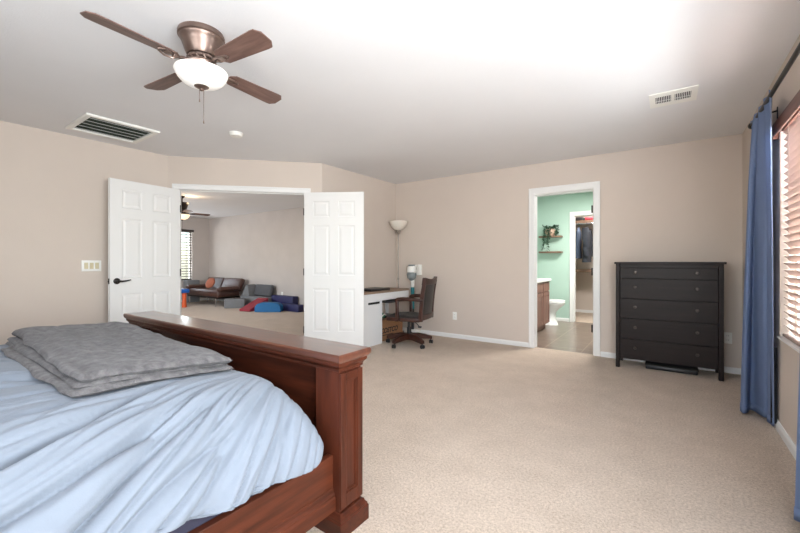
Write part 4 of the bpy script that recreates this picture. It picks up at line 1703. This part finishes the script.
pl = thing('potted_plant', 'trailing green plant in a round tan pot on the upper shelf', 'potted plant', (-1.88, 7.72, 1.648))
b = MB()
b.lathe([(0.0, 0), (0.055, 0), (0.088, 0.035), (0.098, 0.075), (0.088, 0.115), (0.072, 0.135), (0.066, 0.135), (0.0, 0.12)], 28)
b.build('pot', M['pot'], pl, world=False)
random.seed(11)
vb, lb = MB(), MB()
for k in range(26):
    a = random.uniform(0, 2 * PI)
    trail = k < 14
    p = Vector((0.04 * math.cos(a), 0.04 * math.sin(a), 0.125))
    pts = [p.copy()]
    if trail:
        a = random.uniform(PI * 0.85, PI * 1.65)
        ln = random.uniform(0.18, 0.46)
        if random.random() < 0.3:
            a = random.uniform(-0.6, 0.3)
            ln = 0.14
        q = Vector((0.125 * math.cos(a), min(0.04, 0.11 * math.sin(a)), 0.13))
        pts += [p.lerp(q, 0.5) + Vector((0, 0, 0.05)), q]
        n = int(ln / 0.04)
        for i in range(n):
            q = q + Vector((random.uniform(-0.016, 0.010), random.uniform(-0.012, 0.006), -0.04))
            q.y = max(q.y, -0.15)
            pts.append(q.copy())
    else:
        ln = random.uniform(0.06, 0.15)
        q = p + Vector((math.cos(a) * ln * 0.9, math.sin(a) * ln * 0.4, ln * 0.6))
        pts += [p.lerp(q, 0.5) + Vector((0, 0, 0.02)), q]
    vb.tube(pts, 0.003, 5)
    for i in range(1, len(pts)):
        for s in range(3):
            base = pts[i] + Vector((random.uniform(-.02, .02), random.uniform(-.01, .01), random.uniform(-.02, .02)))
            d = Vector((random.uniform(-1, 1), random.uniform(-1, 0.4), random.uniform(-0.9, 0.4))).normalized()
            if base.y + d.y * 0.04 > 0.06:
                d.y = -abs(d.y)
            L_ = random.uniform(0.026, 0.046)
            sd = d.cross(Vector((0, 0, 1)))
            if sd.length < 0.1:
                sd = Vector((1, 0, 0))
            sd.normalize()
            up = sd.cross(d).normalized()
            w_ = L_ * 0.36
            vs = [base, base + d * L_ * 0.45 + sd * w_, base + d * L_, base + d * L_ * 0.45 - sd * w_, base + d * L_ * 0.5 + up * 0.006, base + d * L_ * 0.5 - up * 0.001]
            lb._add(vs, [(0, 1, 4), (1, 2, 4), (2, 3, 4), (3, 0, 4), (1, 0, 5), (2, 1, 5), (3, 2, 5), (0, 3, 5)])
vb.build('vines', M['leaf'], pl, world=False)
lo = lb.build('leaves', M['leaf'], pl, world=False, smooth=0)

# closet behind the green wall
CY0, CY1 = 8.45, 8.80
for z, lab in ((1.985, 'upper closet shelf above the hanging clothes'), (0.955, 'lower closet shelf board below the hanging clothes')):
    b = MB()
    b.box(CL_L + 0.002, CL_R - 0.002, 8.75, CL_Y - 0.002, z, z + 0.03)
    b.box(CL_L + 0.002, CL_R - 0.002, 8.73, 8.75, z - 0.03, z + 0.03)
    o = b.build('closet_shelf', M['shelf_wood'], origin=(-1.3, 9.0, z), smooth=0)
    tag(o, lab, 'shelf')
b = MB()
b.cyl((CL_L + 0.004, 8.62, 1.935), (CL_R - 0.004, 8.62, 1.935), 0.016)
o = b.build('closet_rod', M['chrome'], origin=(-1.3, 8.62, 1.9))
tag(o, 'metal closet rod carrying the hanging clothes', 'closet rod')


def garment(label, x, m, L, wdt, seed, deep=0.09, sleeves=True):
    """garment on a hanger; hangs from the rod, shoulders along Y"""
    r = thing('hanging_garment', label, 'clothing', (x, 8.62, 1.916), group='clothes on the closet rod')
    b = MB()
    b.tube([(x, 8.62, 1.845), (x, 8.62, 1.880), (x, 8.598, 1.900), (x, 8.612, 1.922), (x, 8.632, 1.921), (x, 8.640, 1.906)], 0.0028, 6)
    b.tube([(x, 8.62 - wdt * 0.42, 1.775), (x, 8.62, 1.848), (x, 8.62 + wdt * 0.42, 1.775)], 0.006, 6)
    b.build('hanger', M['black_plastic'], r)
    rows = []
    n = 36
    for j in range(26):
        t = j / 25
        z = 1.840 - t * L
        sh = min(1.0, t * 6)
        hw = (0.06 + (wdt / 2 - 0.06) * sh ** 0.7) * (1 + 0.06 * t)
        hd = deep * (0.35 + 0.65 * sh) * (0.8 + 0.25 * t)
        row = []
        for k in range(n):
            a = 2 * PI * k / n
            f = 1 + 0.16 * noise.noise(Vector((math.cos(a) * 2.2, math.sin(a) * 2.2, z * 1.2 + seed * 7)))
            row.append((x + hd * math.cos(a) * f, 8.62 + hw * math.sin(a) * (1 + 0.3 * (f - 1)), z - (0.03 * abs(math.sin(a)) if j < 4 else 0)))
        rows.append(row)
    b = MB()
    b.grid(rows, closed_u=True)
    b.build('body', m, r, smooth=70)
    if sleeves:
        for sg in (-1, 1):
            b = MB()
            y = 8.62 + sg * wdt * 0.45
            b.tube([(x, y, 1.785), (x + 0.015, y + sg * 0.05, 1.60), (x + 0.03, y + sg * 0.055, 1.40), (x + 0.03, y + sg * 0.045, 1.22)], [0.06, 0.07, 0.062, 0.05], 12)
            b.build('sleeve', m, r, smooth=70)
    r.location.z += 0.035
    return r


garment('pale patterned shirt hanging at the left of the closet rod', -1.645, M['shirt_pale'], 0.60, 0.40, 1, 0.05, False)
garment('slate blue shirt hanging between the pale shirt and dark jacket', -1.53, M['jacket_blue'], 0.66, 0.42, 2, 0.045, False)
garment('dark charcoal jacket hanging foremost in the closet', -1.375, M['denim'], 0.74, 0.44, 3, 0.075)
for (x, w_, h_, m, lab) in ((-1.56, 0.16, 0.08, 'dark', 'small dark box on the closet top shelf'), (-1.33, 0.24, 0.07, 'red', 'folded red cloth on the closet top shelf')):
    b = MB()
    b.rbox(x - w_ / 2, x + w_ / 2, 8.80, 9.05, 2.017, 2.017 + h_, 0.02, 3)
    o = b.build('folded_cloth' if m == 'red' else 'small_box', M[m], origin=(x, 8.9, 2.017))
    tag(o, lab, 'cloth' if m == 'red' else 'box')

# ------------------------------------------------------------------ loft furniture
so = thing('sofa', 'brown tufted leather futon sofa with chrome legs against the far wall', 'sofa', (-10.1, 5.55, 0))
SX0, SX1 = -10.95, -9.18


def cushion(b, x0, x1, y0, y1, z0, z1, T=None, r=0.05, tuft=None):
    b.rbox(x0, x1, y0, y1, z0, z1, r, 3, T)
    return b


b = MB()
b.rbox(SX0, SX1 - 0.10, 5.16, 5.78, 0.24, 0.42, 0.05, 3)
b.build('seat_cushion', M['brown_leather'], so)
for k in range(2):
    xa = SX0 + 0.03 + k * (SX1 - SX0 - 0.06) / 2
    xb = xa + (SX1 - SX0 - 0.06) / 2 - 0.008
    Tm = Matrix.Translation((0, 5.72, 0.40)) @ Matrix.Rotation(math.radians(-22), 4, 'X')
    b = MB()
    b.rbox(xa, xb, -0.06, 0.075, -0.03, 0.32, 0.045, 3, Tm)
    bk = b.build('back_cushion', M['brown_leather'], so)
    for i in range(3):
        for j in range(2):
            b = MB()
            p = Tm @ Vector((xa + (xb - xa) * (i + 1) / 4, -0.061, 0.10 + 0.15 * j))
            b.sphere(p, 0.016, 0.010, 0.016, 10, 6)
            b.build('tuft_button', M['brown_leather'], bk)
for (x, sg) in ((SX0 + 0.02, -1), (SX1 - 0.16, 1)):
    b = MB()
    b.rbox(x, x + 0.20, 5.14, 5.70, 0.40, 0.51, 0.045, 3)
    b.build('armrest', M['brown_leather'], so)
for x in (SX0 + 0.12, SX1 - 0.30):
    for y in (5.22, 5.72):
        b = MB()
        b.cyl((x, y, 0.0), (x, y, 0.245), 0.014, 0.020, 12)
        b.build('leg', M['chrome'], so)
b = MB()
b.box(SX0 + 0.05, SX1 - 0.16, 5.20, 5.80, 0.20, 0.245)
b.build('frame', M['black_metal'], so, smooth=0)
b = MB()
Tm = Matrix.Translation((-10.12, 5.42, 0.57)) @ Matrix.Rotation(math.radians(-25), 4, 'X')
bb = bmesh.new()
bmesh.ops.create_uvsphere(bb, u_segments=24, v_segments=14, radius=1)
for q in bb.verts:
    q.co = Vector((q.co.x * 0.19, q.co.y * 0.07, q.co.z * 0.15))
b.merge(bb, Tm)
o = b.build('throw_pillow', M['terracotta'], origin=(-10.12, 5.42, 0.43))
tag(o, 'round terracotta pillow resting on the brown leather sofa', 'pillow')

b = MB()
b.rbox(-11.27, -11.02, 5.25, 5.60, 0.0, 0.62, 0.02, 2)
o = b.build('storage_cube', M['couch_grey'], origin=(-11.14, 5.4, 0))
tag(o, 'grey fabric storage cube behind the arm of the brown sofa', 'storage cube')

# grey modular play couch pieces
b = MB()
Tm = frame2d((-8.897, 5.106), (-8.575, 5.457))
b.rbox(0.0, 0.47, 0.0, 0.25, 0.0, 0.225, 0.015, 2, Tm)
o = b.build('foam_block', M['couch_grey'], origin=(-8.83, 5.36, 0))
tag(o, 'square grey foam block on the carpet before the sofa end', 'foam block', 'grey play couch pieces')
b = MB()
b.rbox(-9.12, -8.05, 5.67, 6.0, 0.0, 0.27, 0.02, 2)
o = b.build('foam_mattress', M['couch_grey'], origin=(-8.55, 5.83, 0))
tag(o, 'long flat grey foam cushion on the carpet along the far wall', 'foam cushion', 'grey play couch pieces')
b = MB()
b.prism([(0, 0), (0.34, 0), (0.28, 0.28), (0.23, 0.29)], -0.13, 0.13, Matrix.Translation((-9.10, 5.82, 0.271)) @ Matrix.Rotation(PI / 2, 4, 'X'))
o = b.build('foam_wedge', M['couch_grey'], origin=(-8.95, 5.82, 0.27), bevel=0.01)
tag(o, 'triangular grey foam wedge on the long grey cushion', 'foam wedge', 'grey play couch pieces')
b = MB()
Tm = Matrix.Translation((-8.40, 5.84, 0.282)) @ Matrix.Rotation(math.radians(-12), 4, 'X')
b.rbox(-0.34, 0.34, -0.04, 0.08, 0.0, 0.29, 0.04, 3, Tm)
o = b.build('foam_bolster', M['couch_dark'], origin=(-8.4, 5.85, 0.27))
tag(o, 'dark grey foam cushion leaning upright against the far wall', 'foam cushion', 'grey play couch pieces')

# soft climbing set
b = MB()
p0, p1 = Vector((-8.13, 5.035, 0)), Vector((-7.80, 5.09, 0))
d = Vector((-0.09, 0.56, 0))
h0, h1 = 0.05, 0.27
v = [p0, p1, p1 + d, p0 + d]
w_ = [p0 + Vector((0, 0, h0)), p1 + Vector((0, 0, h0)), p1 + d + Vector((0, 0, h1)), p0 + d + Vector((0, 0, h1))]
b._add([tuple(q) for q in v + w_], [(0, 3, 2, 1), (4, 5, 6, 7), (0, 1, 5, 4), (1, 2, 6, 5), (2, 3, 7, 6), (3, 0, 4, 7)])
o = b.build('foam_ramp', M['red'], origin=(-7.98, 5.35, 0), bevel=0.012, smooth=0)
tag(o, 'red vinyl foam climbing ramp on the far room carpet', 'foam ramp', 'soft climbing set')
b = MB()
a0, a1 = Vector((-7.67, 5.12, 0)), Vector((-7.19, 5.47, 0))
T_h = frame2d((a0.x, a0.y), (a1.x, a1.y))
L_ = (a1 - a0).length
poly = []
for k in range(25):
    a = PI * k / 24
    c_, s_ = math.cos(a), math.sin(a)
    poly.append((L_ / 2 + L_ / 2 * math.copysign(abs(c_) ** 0.55, c_), 0.215 * abs(s_) ** 0.55))
n = len(poly)
v = [(x, 0.0, z) for x, z in poly] + [(x, 0.23, z) for x, z in poly]
b._add(v, [tuple(range(n)), tuple(range(n, 2 * n))[::-1]] + [(i, n + i, n + (i + 1) % n, (i + 1) % n) for i in range(n)], T_h)
o = b.build('foam_bridge', M['blue_vinyl'], origin=(-7.45, 5.4, 0), bevel=0.012, smooth=40)
tag(o, 'bright blue round-topped vinyl foam block on the far room carpet', 'foam block', 'soft climbing set')
b = MB()
b.rbox(-8.02, -7.22, 5.83, 6.0, 0.0, 0.32, 0.012, 2)
o = b.build('foam_step', M['navy_vinyl'], origin=(-7.6, 5.9, 0))
tag(o, 'taller navy foam block standing against the far wall', 'foam block', 'soft climbing set')
b = MB()
b.rbox(-7.42, -6.82, 5.67, 5.825, 0.0, 0.165, 0.012, 2)
o = b.build('foam_step', M['navy_vinyl'], origin=(-7.1, 5.75, 0))
tag(o, 'lower navy foam step in front of the taller navy block', 'foam block', 'soft climbing set')

# children's table seen at the left edge of the doorway
kt = thing('play_table', 'small play table with blue top and orange legs by the far window', 'table', (-10.14, 4.50, 0))
b = MB()
b.rbox(-10.42, -9.86, 4.24, 4.76, 0.36, 0.46, 0.03, 3)
b.build('table_top', M['bluetop'], kt)
for (x, y) in ((-9.94, 4.66), (-9.94, 4.34), (-10.34, 4.66), (-10.34, 4.34)):
    b = MB()
    b.lathe([(0.0, 0), (0.055, 0), (0.055, 0.02), (0.045, 0.20), (0.050, 0.36), (0.0, 0.36)], 16, Matrix.Translation((x, y, 0)))
    b.build('leg', M['orange'], kt)
